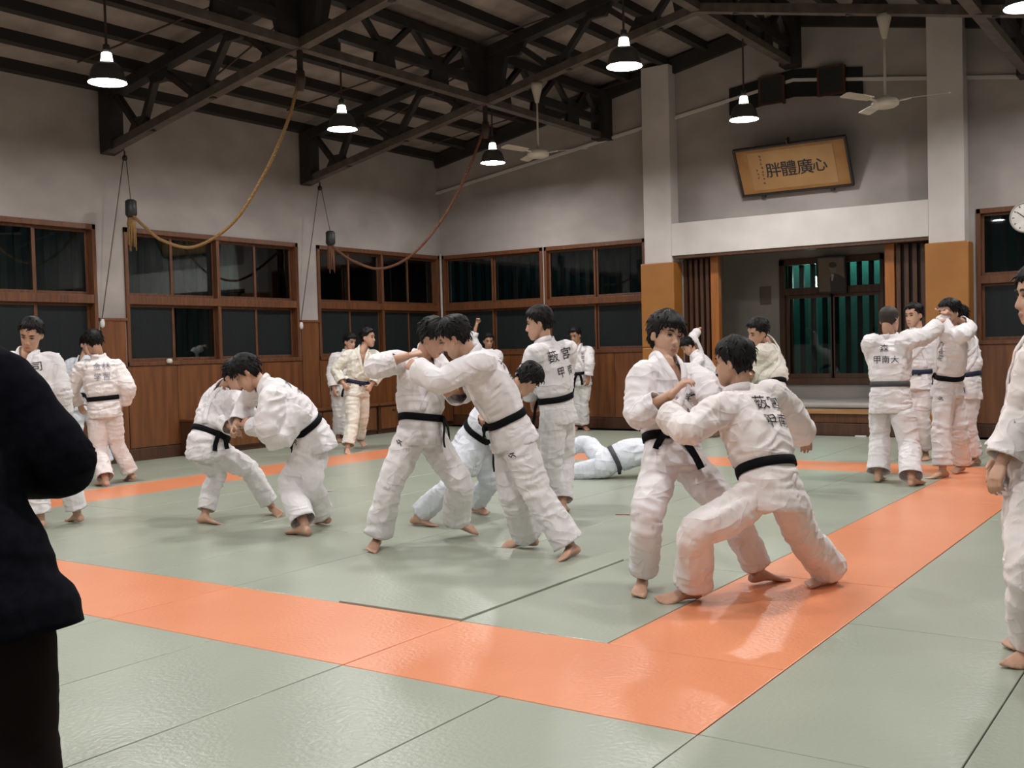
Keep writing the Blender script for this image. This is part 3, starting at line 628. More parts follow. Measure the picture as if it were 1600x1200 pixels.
# ================================================================ people
def nrm(v): return v/max(np.linalg.norm(v),1e-9)
_perm=RNG.permutation(4096); _grad=RNG.normal(size=(4096,3)); _grad/=np.linalg.norm(_grad,axis=1)[:,None]
def gnoise(p):
    i=np.floor(p).astype(int); f=p-i; u=f*f*f*(f*(f*6-15)+10); out=np.zeros(len(p))
    for dx in(0,1):
        for dy in(0,1):
            for dz in(0,1):
                h=_perm[(_perm[(_perm[(i[:,0]+dx)%4096]+i[:,1]+dy)%4096]+i[:,2]+dz)%4096]
                g=(_grad[h]*(f-np.array([dx,dy,dz]))).sum(1)
                w_=(u[:,0] if dx else 1-u[:,0])*(u[:,1] if dy else 1-u[:,1])*(u[:,2] if dz else 1-u[:,2]); out+=w_*g
    return out
class Shell:
    """closed tubes gathered into one mesh that a voxel remesh then fuses"""
    def __init__(s): s.v=[]; s.f=[]
    def add(s,v,f):
        o=len(s.v); s.v+=[tuple(x) for x in v]; s.f+=[tuple(i+o for i in q) for q in f]
    def loft(s,C,X,Y,rx,ry,n=18,power=2.0):
        """sections at C with half axes X*rx, Y*ry (superellipse)"""
        m=len(C); vs=[]; fs=[]
        for i in range(m):
            for k in range(n):
                a=2*math.pi*k/n; c,q=math.cos(a),math.sin(a)
                if power!=2: c=math.copysign(abs(c)**(2/power),c); q=math.copysign(abs(q)**(2/power),q)
                vs.append(C[i]+X[i]*rx[i]*c+Y[i]*ry[i]*q)
        for i in range(m-1):
            for k in range(n):
                k2=(k+1)%n; fs.append((i*n+k,i*n+k2,(i+1)*n+k2,(i+1)*n+k))
        fs.append(tuple(range(n-1,-1,-1))); fs.append(tuple((m-1)*n+k for k in range(n)))
        s.add(vs,fs)
    def tube(s,P,R,n=14,ref=None,flat=1.0):
        P=[np.asarray(p,float) for p in P]; m=len(P); X=[];Y=[]
        x=None
        for i in range(m):
            t=nrm(P[min(i+1,m-1)]-P[max(i-1,0)])
            if x is None:
                r=np.asarray(ref,float) if ref is not None else (np.array([0,0,1.]) if abs(t[2])<.9 else np.array([1.,0,0]))
                x=r
            x=nrm(x-t*(x@t)); X.append(x); Y.append(np.cross(t,x))
        s.loft(P,X,Y,R,[r*flat for r in R],n)
    def ball(s,c,r,X=None,Y=None,Z=None,n=12):
        c=np.asarray(c,float); r=np.broadcast_to(r,3)
        X=np.array([1.,0,0]) if X is None else X; Y=np.array([0,1.,0]) if Y is None else Y; Z=np.array([0,0,1.]) if Z is None else Z
        A=np.linspace(-.98,.98,9); s.loft([c+Z*r[2]*math.sin(a*math.pi/2) for a in A],[X]*9,[Y]*9,[r[0]*math.cos(a*math.pi/2) for a in A],[r[1]*math.cos(a*math.pi/2) for a in A],n)
def smooth_path(P,n=5):
    P=[np.asarray(p,float) for p in P]; Q=[2*P[0]-P[1]]+P+[2*P[-1]-P[-2]]; out=[]
    for i in range(len(Q)-3):
        a,b,c,d=Q[i:i+4]
        for k in range(n):
            u=k/n; out.append(.5*(2*b+(c-a)*u+(2*a-5*b+4*c-d)*u*u+(3*b-a-3*c+d)*u**3))
    out.append(P[-1]); return out
def interp(T,V,t): return np.interp(t,T,V)
# --- head template sections (x = left, y = face, z = up; centre of the head at the origin, metres for a 1.74 m man)
HZ=np.array([-.122,-.114,-.100,-.080,-.058,-.030,0,.030,.060,.085,.103,.114,.118])
HW=np.array([.012,.028,.043,.053,.060,.066,.070,.0735,.0725,.062,.044,.024,.008])
HF=np.array([.074,.086,.092,.0935,.0925,.091,.089,.0895,.083,.066,.042,.016,.0])
HB=np.array([.048,.034,.016,-.008,-.034,-.062,-.086,-.097,-.096,-.082,-.058,-.034,-.012])
def head_shell(S,O,X,Y,Z,k):
    n=26; C=[];rx=[];ry=[]
    zz=np.linspace(-.121,.1175,26); vs=[];fs=[]
    for z in zz:
        wv,f,b=interp(HZ,HW,z),interp(HZ,HF,z),interp(HZ,HB,z); cy=(f+b)/2; d=(f-b)/2
        for j in range(n):
            a=2*math.pi*j/n; c,q=math.cos(a),math.sin(a)
            p=2.35 if q>0 else 2.1
            x=wv*math.copysign(abs(c)**(2/p),c); y=cy+d*math.copysign(abs(q)**(2/p),q)
            # eye sockets, cheek hollows
            if y>0.03:
                y-=.0115*math.exp(-((abs(x)-.031)/.017)**2-((z-.004)/.013)**2)
                y+=.0045*math.exp(-((abs(x)-.034)/.02)**2-((z+.030)/.018)**2)
                y+=.004*math.exp(-((abs(x)-.030)/.024)**2-((z-.030)/.010)**2)
            vs.append(O+(X*x+Y*y+Z*z)*k)
    m=len(zz)
    for i in range(m-1):
        for j in range(n):
            j2=(j+1)%n; fs.append((i*n+j,i*n+j2,(i+1)*n+j2,(i+1)*n+j))
    fs.append(tuple(range(n-1,-1,-1))); fs.append(tuple((m-1)*n+j for j in range(n))); S.add(vs,fs)
    L=lambda x,y,z: O+(X*x+Y*y+Z*z)*k
    # nose, lips, ears
    S.loft([L(0,.083,.012),L(0,.090,-.005),L(0,.0965,-.022),L(0,.1005,-.036),L(0,.0965,-.046),L(0,.088,-.050)],[X]*6,[Y]*6,[r*k for r in(.006,.0075,.010,.0145,.0155,.011)],[r*k for r in(.007,.009,.012,.0145,.011,.007)],12)
    for sx in(-1,1): S.ball(L(sx*.0125,.0935,-.043),[.0075*k,.010*k,.007*k],X,Y,Z,10)
    S.ball(L(0,.0915,-.0685),[.0235*k,.010*k,.0058*k],X,Y,Z,14); S.ball(L(0,.0905,-.0790),[.0200*k,.0105*k,.0066*k],X,Y,Z,14)
    for sx in(-1,1):
        Xe=nrm(X*sx*.55-Y*.8); Ye=nrm(X*sx*.8+Y*.5)
        S.ball(L(sx*.074,-.006,-.012),[.019*k,.0075*k,.031*k],Xe,Ye,Z,12)
def hand_shell(S,wr,D,N,T,k,pose):
    """D along the fingers, N palm normal, T thumb side"""
    curl={'relax':(22,30,25),'grip':(62,80,50),'flat':(6,8,6),'reach':(28,38,25)}[pose]
    S.loft([wr-D*.03*k,wr+D*.0*k,wr+D*.03*k,wr+D*.065*k,wr+D*.092*k],[T]*5,[N]*5,[r*k for r in(.026,.027,.036,.042,.040)],[r*k for r in(.020,.018,.0165,.0155,.012)],14,2.6)
    for i,(o,l) in enumerate(((.031,.073),(.0105,.081),(-.0105,.076),(-.030,.060))):
        p=wr+D*.088*k+T*o*k; d=nrm(D+T*o*1.2); pts=[p-d*.02*k,p]; a=0
        for q,fr in zip(curl,(.45,.32,.26)):
            a+=math.radians(q*(1+.12*i)); p=p+(d*math.cos(a)+N*math.sin(a))*l*fr*k; pts.append(p)
        S.tube(pts,[.0098*k,.0096*k,.0088*k,.008*k,.0062*k],10)
    p=wr+D*.022*k+T*.024*k+N*.006*k; d=nrm(D*.62+T*.72+N*(.35 if pose!='flat' else .1)); q=p+d*.045*k; d2=nrm(d*.7+D*.5+N*(.75 if pose=='grip' else .25)-T*(.35 if pose=='grip' else 0))
    S.tube([p-d*.01*k,p,q,q+d2*.032*k,q+d2*.05*k],[.015*k,.0145*k,.0112*k,.0098*k,.007*k],10)
def foot_shell(S,an,toe,knee,k,hint):
    w_=toe-an; sh=nrm(an-knee)
    lat=np.cross(w_,sh)
    if np.linalg.norm(lat)<.02: lat=np.cross(w_,np.cross(hint,sh))
    lat=nrm(lat)
    up0=nrm(np.cross(w_,lat)); 
    if up0@(-sh)<0: up0=-up0
    wl=np.linalg.norm(w_); th=math.asin(min(.9,.058*k/wl)); d=nrm(nrm(w_)*math.cos(th)+up0*math.sin(th)); up=nrm(up0-d*(up0@d)); lat=np.cross(d,up)
    A=an-up*.076*k; Lf=wl*math.cos(th)*1.02
    prof=[(-.30,.018,.012,.028),(-.26,.030,.004,.056),(-.15,.035,.001,.074),(0,.034,.004,.088),(.18,.034,.010,.080),(.38,.038,.010,.060),(.58,.045,.004,.043),(.74,.048,.001,.033),(.86,.045,.001,.026)]
    S.loft([A+d*s*Lf+up*(a+b)/2*k for s,wd,a,b in prof],[lat]*9,[up]*9,[wd*k for s,wd,a,b in prof],[(b-a)/2*k for s,wd,a,b in prof],14,2.3)
    side=1 if lat@hint>0 else -1
    for i,(o,l,r) in enumerate(((.031,1.02,.0135),(.0115,1.0,.0100),(-.006,.97,.0095),(-.021,.92,.009),(-.035,.86,.0088))):
        o=o*side*-1
        S.tube([A+d*.70*Lf+lat*o*k+up*.016*k,A+d*(l-.07)*Lf+lat*o*k*1.06+up*.015*k,A+d*l*Lf+lat*o*k*1.08+up*.010*k],[.010*k,r*k,r*.72*k],10)
    S.tube([knee*.12+an*.88,an,an-up*.03*k+d*.005],[.038*k,.034*k,.034*k],12)
class Torso:
    def __init__(s,J):
        s.J=J; s.p=J['pel']; s.n=J['neck']; s.U=nrm(s.n-s.p); s.Ln=np.linalg.norm(s.n-s.p)
        Lp=J['hL']-J['hR']; Lc=J['sL']-J['sR']; s.Lp=nrm(Lp-s.U*(Lp@s.U)); s.Lc=nrm(Lc-s.U*(Lc@s.U))
        th=nrm(nrm(J['kL']-J['hL'])+nrm(J['kR']-J['hR'])+1e-6); s.D=nrm(-s.U*.55+th*.45)
        f=np.cross(nrm(s.Lp+s.Lc),s.U)
        bend=max(0,1-s.U[2]); s.mid=(s.p+s.n)/2-f*(.02+.10*bend)*s.Ln
        hd=nrm(J['head']-J['neck']); s.top=s.n+nrm(s.U*.3+hd*.7)*.14
    def c(s,t):
        if t<0: return s.p+s.D*(-t)*s.Ln
        if t<=1: return (1-t)**2*s.p+2*t*(1-t)*(2*s.mid-(s.p+s.n)/2)+t*t*s.n
        return s.n+(s.top-s.n)*(t-1)*s.Ln/.14
    def fr(s,t):
        e=.02; d=nrm(s.c(min(t,1.2)+e)-s.c(t-e)); q=min(max(t,0),1); L=s.Lp*(1-q)+s.Lc*q; L=nrm(L-d*(L@d)); return d,L,np.cross(L,d)
    def loft(s,S,T,W,Dp,n=26,oy=None,power=2.3):
        C=[];X=[];Y=[]
        for i,t in enumerate(T):
            d,L,f=s.fr(t); C.append(s.c(t)+f*(oy[i] if oy else 0)); X.append(L); Y.append(f)
        S.loft(C,X,Y,W,Dp,n,power)
    def local(s,V):
        """t along spine, lateral, forward for points V"""
        ts=np.linspace(-.6,1.25,75); C=np.array([s.c(t) for t in ts]); F=[s.fr(t) for t in ts]
        Lx=np.array([f[1] for f in F]); Fx=np.array([f[2] for f in F]); Dx=np.array([f[0] for f in F])
        rel=V[:,None,:]-C[None]; along=np.abs((rel*Dx[None]).sum(2)); rad=(rel**2).sum(2)
        i=np.argmin(along*3+np.sqrt(rad)*.35,axis=1); r=rel[np.arange(len(V)),i]
        return ts[i],(r*Lx[i]).sum(1),(r*Fx[i]).sum(1)
JT={'w':[(-.42,.185,.150),(-.25,.187,.150),(-.10,.182,.146),(.05,.174,.138),(.18,.166,.130),(.235,.160,.124),(.30,.174,.138),(.45,.184,.142),(.62,.188,.138),(.78,.190,.132),(.88,.184,.120),(.95,.158,.104),(1.01,.105,.088),(1.07,.073,.073),(1.15,.067,.067)]}
BELT_T=.235
def build_shells(P):
    J=P['J']; k=P['h']/1.74; bk=P.get('bulk',1.0); T=Torso(J); P['T']=T
    suit=P.get('suit',False)
    # ---- body
    S=Shell()
    Z=nrm(J['head']-J['neck']); Y=nrm(P['hd']); Z=nrm(Z+np.array([0,0,1.1])); Z=nrm(Z-Y*(Z@Y)); X=np.cross(Y,Z); O=J['head']+Z*.012*k
    kh=k*1.115; O=O+Z*.002*k; P['HF']=(O,X,Y,Z,kh)
    T.top=T.n+nrm(nrm(O-Z*.10*k-Y*.020*k-T.n)+T.U*.25)*.14
    head_shell(S,O,X,Y,Z,kh)
    S.tube(smooth_path([T.c(.90),J['neck']+T.fr(1)[2]*.015*k,O-Z*.080*k-Y*.024*k,O-Z*.02*k-Y*.026*k],4),[r*k for r in np.interp(np.linspace(0,1,13),[0,.35,.7,1],[.075,.058,.052,.048])],16)
    TT=[-.06,.05,.2,.4,.6,.75,.86,.94,1.0]; T.loft(S,TT,[x*k for x in(.12,.135,.128,.135,.148,.152,.148,.115,.07)],[x*k for x in(.085,.095,.088,.096,.104,.102,.090,.072,.058)],20)
    for s_ in'LR':
        sh,el,wr=J['s'+s_],J['e'+s_],J['w'+s_]; hp,kn,an,to=J['h'+s_],J['k'+s_],J['a'+s_],J['t'+s_]
        inn=T.c(.90)
        S.tube(smooth_path([inn*.35+sh*.65,sh,(sh+el)/2,el,el*.55+wr*.45,wr],4),[r*k for r in np.interp(np.linspace(0,1,21),[0,.2,.4,.6,.75,1],[.060,.056,.048,.040,.042,.0275])],14)
        S.tube(smooth_path([T.p*.4+hp*.6,hp,(hp+kn)/2,kn,kn*.65+an*.35,an],4),[r*k for r in np.interp(np.linspace(0,1,21),[0,.2,.4,.6,.74,1],[.08,.082,.070,.054,.054,.036])],14)
        foot_shell(S,an,to,kn,k,(J['hL']-J['hR'])*(1 if s_=='L' else -1))
        D=nrm(wr-el); hp_=P.get('hand'+s_,'relax')
        if ('hd'+s_) in P: D=nrm(np.array(P['hd'+s_]))
        N=P.get('pn'+s_)
        N=np.array(N,float) if N is not None else (T.c(.3)-wr)+np.array([0,0,-.15])
        N=nrm(N-D*(N@D)); Th=np.cross(D,N)*(1 if s_=='R' else -1)
        # thumb points up or forward: for the left hand with the palm facing N
        hand_shell(S,wr,D,N,Th,k,hp_)
    P['body_sh']=S
    # ---- trousers
    S=Shell(); b2=k*bk
    T.loft(S,[-.14,-.06,.06,.18,.26],[x*b2 for x in(.140,.168,.165,.150,.140)],[x*b2 for x in(.115,.132,.128,.112,.104)],24)
    hem=P.get('hem',.088)
    for s_ in'LR':
        hp,kn,an=J['h'+s_],J['k'+s_],J['a'+s_]; d=nrm(an-kn); end=an-d*(P.get('hemup',.045))*k
        P['hem'+s_]=(end,d)
        ext=end+d*.05
        kf=nrm((kn-(hp+an)/2)+1e-6)
        path=smooth_path([hp+(T.c(0)-hp)*.15+T.U*.03,hp*.5+kn*.5,kn,kn*.5+end*.5,end,ext],4)
        S.tube(path,[r*b2 for r in np.interp(np.linspace(0,1,21),[0,.2,.4,.6,.8,1],[.108,.102,.088,(.086+hem)/2,hem,hem])],18,ref=T.Lp,flat=1.06)
    P['tr_sh']=S
    # ---- jacket
    S=Shell(); tb=JT['w']
    sk=P.get('skirt',.14)
    TS=[];WS=[];DS=[]
    for t,w_,d_ in tb:
        if t<0: t=t*sk/.42
        TS.append(t); WS.append(w_*b2); DS.append(d_*b2)
    ex=TS[0]-.06; TS=[ex]+TS; WS=[WS[0]*1.02]+WS; DS=[DS[0]*1.02]+DS
    if suit: WS=[x*(1.3 if t<-.1 else 1.12 if t<.1 else 1) for x,t in zip(WS,TS)]; DS=[x*(1.2 if t<-.1 else 1) for x,t in zip(DS,TS)]
    T.loft(S,TS,WS,DS,30); P['skirt_t']=-sk; P['sect']=(TS,WS,DS)
    cuff=P.get('cuff',.078)
    for s_ in'LR':
        sh,el,wr=J['s'+s_],J['e'+s_],J['w'+s_]; d=nrm(wr-el); end=wr-d*P.get('cuffup'+s_,P.get('cuffup',.05))*k; P['cuf'+s_]=(end,d)
        sag=np.array([0,0,-1.]); sag=sag-d*(sag@d)
        path=smooth_path([T.c(.90)*.55+sh*.45-T.U*.015,sh-T.U*.015,(sh+el)/2,el+sag*.006,(el+end)/2+sag*.014,end+sag*.012,end+d*.05+sag*.012],4)
        S.tube(path,[r*b2 for r in np.interp(np.linspace(0,1,25),[0,.17,.34,.5,.67,.84,1],[.080,.088,.086,.080,.080,cuff,cuff])],18,ref=np.array([0,0,1.]),flat=.92)
    for pt_,r_ in P.get('drape',()):
        S.tube([np.array(a_) for a_ in pt_],r_,16)
    P['jk_sh']=S
def fold_noise(V,Nv,bones,amp,seed,zero=None):
    """cloth folds: creases across the limb near the joints, long soft folds elsewhere"""
    A=np.array([b[0] for b in bones]); B=np.array([b[1] for b in bones]); D=B-A; L=np.linalg.norm(D,axis=1)[:,None]; Dn=D/L
    rel=V[:,None,:]-A[None]; s=np.clip((rel*Dn[None]).sum(2),0,L[:,0][None]); q=rel-s[:,:,None]*Dn[None]; dist=np.linalg.norm(q,axis=2)
    i=np.argmin(dist,axis=1); ax=Dn[i]; si=s[np.arange(len(V)),i]; u=si/L[i,0]
    al=(V*ax).sum(1)[:,None]*ax; pe=V-al
    warp=np.stack([gnoise(V*6+seed+11*j) for j in range(3)],1)*.05
    c1=1-2*np.abs(gnoise((al*13+pe*2.4)+warp*16+seed)); c2=1-2*np.abs(gnoise((al*2.4+pe*11)+warp*10+seed+40)); c3=1-2*np.abs(gnoise((al*21+pe*4)+warp*18+seed+80))
    soft=gnoise(V*4+seed+7)
    c4=1-2*np.abs(gnoise((al*7.5+pe*2.2)+warp*22+seed+120))
    jn=np.clip(np.abs(u-.5)*2,0,1)**2
    wgt=np.clip(.5+1.6*gnoise(V*3.3+seed+90),0,1)*.6+.4*jn
    pw=lambda c: np.sign(c)*np.abs(c)**1.3
    msk=np.clip(.6+1.8*gnoise(V*4+seed+33),0,1)
    d=amp*(wgt*(c1-.6)*1.5+(1-wgt)*(c2-.6)*1.3+.55*(c3-.55)*msk+.7*(c4-.55)*(1-msk)+.35*soft)
    if zero is not None: d*=zero
    return V+Nv*d[:,None]
def sheet(name,V,F,mats,parent,mi=None,smooth=True):
    me=bpy.data.meshes.new(name); me.from_pydata([tuple(p) for p in V],[],[tuple(f) for f in F])
    for m in mats: me.materials.append(m)
    if mi is not None: me.polygons.foreach_set('material_index',mi)
    if smooth: me.polygons.foreach_set('use_smooth',[True]*len(me.polygons))
    o=bpy.data.objects.new(name,me); COL.objects.link(o); o.parent=parent
    o.matrix_parent_inverse=Matrix.Translation(-parent.location); return o
def arrays(me):
    V=np.empty(len(me.vertices)*3); me.vertices.foreach_get('co',V); V=V.reshape(-1,3)
    Nn=np.empty(len(me.vertices)*3); me.vertices.foreach_get('normal',Nn); Nn=Nn.reshape(-1,3)
    n=len(me.polygons); tot=np.empty(n,int); me.polygons.foreach_get('loop_total',tot); li=np.empty(len(me.loops),int); me.loops.foreach_get('vertex_index',li)
    st=np.concatenate([[0],np.cumsum(tot)[:-1]]); F=[li[a:a+b] for a,b in zip(st,tot)]
    if (tot==4).all(): F=li.reshape(-1,4)
    return V,Nn,F
def cut(V,F,kill,planes):
    """drop faces whose vertices are marked, snap the new rim onto the planes"""
    F=np.array(F); bad=kill[F]; drop=bad.any(1); keep=F[~drop]; rim=np.unique(F[drop]); used=np.zeros(len(V),bool); used[keep.ravel()]=True
    rim=rim[used[rim]]
    for c,d,r in planes:
        rel=V[rim]-c; s=rel@d; q=np.linalg.norm(rel-s[:,None]*d,axis=1); ok=(np.abs(s)<.035)&(q<r); V[rim[ok]]-=s[ok][:,None]*d
    idx=-np.ones(len(V),int); idx[used]=np.arange(used.sum()); return V[used],idx[keep]
# ---------------------------------------------------------------- cloth, skin and hair materials
def cloth(name,c,rough=.85):
    m=mat(name,c,tuple(x*.93 for x in c),rough,3,bump=.35,bscale=260,sheen=.15,spec=.25,bdist=.0015)
    nt=m.node_tree; N=nt.nodes; L=nt.links; b=N['Principled BSDF']; bp0=[n for n in N if n.type=='BUMP'][0]; tc=[n for n in N if n.type=='TEX_COORD'][0]
    # crumpled cotton: ridged noise stretched two ways
    prev=bp0
    for sc,st,dist,seed in((4.0,(1,1,2.4),.012,0),(6.0,(1.8,1.8,.7),.008,4.3)):
        mp=N.new('ShaderNodeMapping'); mp.inputs['Scale'].default_value=st; mp.inputs['Location'].default_value=(seed,seed,seed); L.new(tc.outputs['Object'],mp.inputs['Vector'])
        n=N.new('ShaderNodeTexNoise'); n.inputs['Scale'].default_value=sc; n.inputs['Detail'].default_value=.4; n.inputs['Distortion'].default_value=.7; L.new(mp.outputs[0],n.inputs['Vector'])
        s1=N.new('ShaderNodeMath'); s1.operation='SUBTRACT'; s1.inputs[1].default_value=.5; L.new(n.outputs['Fac'],s1.inputs[0])
        a1=N.new('ShaderNodeMath'); a1.operation='ABSOLUTE'; L.new(s1.outputs[0],a1.inputs[0])
        m1=N.new('ShaderNodeMath'); m1.operation='MULTIPLY'; m1.inputs[1].default_value=-2.6; L.new(a1.outputs[0],m1.inputs[0])
        e1=N.new('ShaderNodeMath'); e1.operation='EXPONENT'; m2=N.new('ShaderNodeMath'); m2.operation='MULTIPLY'; m2.inputs[1].default_value=3.2; L.new(m1.outputs[0],m2.inputs[0]); L.new(m2.outputs[0],e1.inputs[0])
        bp=N.new('ShaderNodeBump'); bp.inputs['Strength'].default_value=.6; bp.inputs['Distance'].default_value=dist; L.new(e1.outputs[0],bp.inputs['Height']); L.new(prev.outputs[0],bp.inputs['Normal']); prev=bp
    L.new(prev.outputs[0],b.inputs['Normal']); return m
M['gi']=cloth('white_cotton_weave',(.82,.785,.80)); M['gi_blue']=cloth('bluish_white_cotton',(.74,.77,.84)); M['gi_cream']=cloth('cream_cotton',(.80,.765,.68)); M['gi_pink']=cloth('warm_white_cotton',(.83,.77,.76))
M['gi2']=cloth('smooth_white_cotton',(.82,.785,.79),.8)
M['belt']=mat('black_cotton_belt',(.007,.007,.009),rough=.85,bump=.4,bscale=150,spec=.12); M['belt_gray']=mat('faded_grey_belt',(.075,.075,.082),(.05,.05,.056),.8,12,bump=.4,bscale=150); M['belt_navy']=mat('navy_belt',(.012,.014,.045),rough=.75); M['belt_purple']=mat('dark_purple_belt',(.05,.012,.04),rough=.75)
M['gold']=mat('gold_thread',(.45,.25,.08),rough=.6)
M['suit']=mat('black_navy_wool',(.0065,.0065,.011),(.004,.004,.007),.95,40,bump=.2,bscale=200,spec=.06); M['slacks']=mat('dark_brown_wool',(.016,.011,.011),rough=.95,spec=.06)
def skin(name,c):
    m=mat(name,c,tuple(x*.86 for x in c),.5,14,bump=.15,bscale=180,spec=.4,bdist=.001); b=m.node_tree.nodes['Principled BSDF']; b.inputs['Subsurface Weight'].default_value=.08; b.inputs['Subsurface Radius'].default_value=(.02,.008,.004); return m
M['skin']=skin('skin',(.57,.335,.235)); M['skin2']=skin('tanned_skin',(.46,.25,.165)); M['lip']=skin('lips',(.38,.165,.14))
M['hair']=mat('black_hair',(.010,.0085,.008),(.005,.0045,.0045),.55,30,(1,1,1),bump=.6,bscale=140,spec=.22); M['hair_short']=mat('cropped_brown_black_hair',(.035,.022,.017),(.018,.012,.010),.6,160,bump=.6,bscale=300)
M['eye_white']=mat('eye_white',(.62,.56,.52),rough=.3); M['iris']=mat('dark_iris',(.012,.008,.006),rough=.15); M['brow']=mat('brow_hair',(.02,.014,.011),rough=.7); M['mark']=mat('embroidered_mark',(.03,.03,.05),rough=.7)
# ---------------------------------------------------------------- hair templates in head space
def head_radius(dirs):
    S=Shell(); head_shell(S,np.zeros(3),np.array([1.,0,0]),np.array([0,1.,0]),np.array([0,0,1.]),1.0)
    bv=BVHTree.FromPolygons([Vector(p) for p in S.v],S.f); out=[]
    for d in dirs:
        best=0; o=Vector((0,0,0)); 
        h=bv.ray_cast(Vector(d)*.4,-Vector(d))
        out.append(.4-h[3] if h[0] is not None else .08)
    return np.array(out)
def hair_template(kind,seed):
    nt,npz=34,56; th=np.linspace(.02,math.pi-.25,nt); ph=np.linspace(0,2*math.pi,npz,endpoint=False)
    dirs=np.array([(math.sin(a)*math.cos(b),math.sin(a)*math.sin(b),math.cos(a)) for a in th for b in ph]); R=head_radius(dirs)
    P=dirs*R[:,None]; x,y,z=P.T
    rr=np.random.default_rng(seed)
    if kind=='short': t0,fringe,side,nape=.006,.066,.0,-.088
    elif kind=='neat': t0,fringe,side,nape=.014,.074,.004,-.090
    elif kind=='medium': t0,fringe,side,nape=.017,.062,-.012,-.096
    else: t0,fringe,side,nape=.023,.046,-.026,-.112
    az=np.arctan2(y,np.abs(x))   # pi/2 at the face, -pi/2 at the back
    lim=np.interp(az,[-1.57,-.75,-.35,-.12,.08,.22,.42,.62,.85,1.57],[nape,nape+.008,-.040,.006,.014,side,side+.018,.040,fringe-.006,fringe])
    jag=(gnoise(np.stack([np.arctan2(y,x)*9,z*0+seed,z*0],1))*.018+gnoise(np.stack([np.arctan2(y,x)*26,z*0+seed,z*0],1))*.012)*np.where(az>.6,1.3,.5)*(1 if kind!='short' else .25)
    m=np.clip((z-lim+jag)/.012,-1,1)
    st=gnoise(np.stack([np.arctan2(y,x)*14+z*10,z*14+seed*3.1,np.zeros_like(z)],1)); st2=gnoise(np.stack([np.arctan2(y,x)*30+z*14,z*20+seed,np.zeros_like(z)],1))
    top=np.clip(z/.1,0,1)
    thin=np.where((az>-.25)&(az<.95),np.clip(.40+.6*(z-.0)/.055,.40,1),1)
    t=t0*thin*(1+.35*top)*(1+(0 if kind=='short' else .55)*st+(.0 if kind=='short' else .35)*st2)
    off=np.where(m>0,t*np.sqrt(np.clip(m,0,1)),-.012*np.clip(-m*3,0,1))
    V=dirs*(R+off)[:,None]; F=[]
    for i in range(nt-1):
        for j in range(npz):
            j2=(j+1)%npz; F.append((i*npz+j,(i+1)*npz+j,(i+1)*npz+j2,i*npz+j2))
    F.append(tuple(range(npz)))
    V=[tuple(p) for p in V]; F=list(F)
    if kind!='short':   # locks of hair
        nl=150 if kind=='shaggy' else 120; hair_idx=np.where((m>.9)&(dirs[:,2]>-.55))[0]
        for q in range(nl):
            i=rr.choice(hair_idx); d=dirs[i]; p=d*(R[i]+t0*.75)
            down=np.array([0,0,-1.])*(1 if d[2]<.75 else .2)+np.array([d[0],d[1],0])*(.5 if d[2]>.5 else .1)+np.array([rr.normal()*.25,rr.normal()*.25+.25*(d[1]>.2),0]); down-=d*(down@d)*.85; down=nrm(down)
            l=rr.uniform(.03,.05); s_=nrm(np.cross(d,down)); wd=rr.uniform(.006,.010)
            pts=[p,p+down*l*.5+d*.006,p+down*l+d*rr.uniform(-.004,.006)]
            if pts[2][2]< np.interp(math.atan2(pts[2][1],abs(pts[2][0])),[-1.57,-.15,.12,.5,1.57],[nape-.01,side-.02,side-.012,.005,fringe-.022]): continue
            o=len(V)
            for pp,ww in zip(pts,(1,.85,.12)):
                for a in(0,2.1,4.2): V.append(tuple(pp+(s_*math.cos(a)+d*math.sin(a)*.55)*wd*ww))
            for a in(0,3): 
                for b in range(3): b2=(b+1)%3; F.append((o+a+b,o+a+b2,o+a+3+b2,o+a+3+b))
            F.append((o+6,o+7,o+8))
    if kind!='short':   # ragged fringe
        fi=np.where((az>.55)&(z-lim+jag>.004)&(z-lim+jag<.030))[0]
        for q in range(46):
            i=rr.choice(fi); d=dirs[i]; p=d*(R[i]+t0*.55); sw=rr.normal()*.5
            down=np.array([sw,.15,-1.]); down-=d*(down@d)*.9; down=nrm(down); l=rr.uniform(.022,.042)*(1.25 if kind=='shaggy' else .5 if kind=='neat' else .8); s_=nrm(np.cross(d,down)); wd=rr.uniform(.005,.009); o=len(V)
            for pp,ww in zip((p-down*.012,p+down*l*.5+d*.002,p+down*l-d*.001),(1,.8,.1)):
                for a in(0,2.1,4.2): V.append(tuple(pp+(s_*math.cos(a)+d*math.sin(a)*.5)*wd*ww))
            for a in(0,3):
                for b in range(3): b2=(b+1)%3; F.append((o+a+b,o+a+b2,o+a+3+b2,o+a+3+b))
            F.append((o+6,o+7,o+8))
    me=bpy.data.meshes.new('hair_'+kind); me.from_pydata(V,[],F); me.materials.append(M['hair_short' if kind=='short' else 'hair']); me.polygons.foreach_set('use_smooth',[True]*len(F)); return me
HAIR={'neat':hair_template('neat',4),'short':hair_template('short',1),'medium':hair_template('medium',2),'medium2':hair_template('medium',5),'shaggy':hair_template('shaggy',3)}
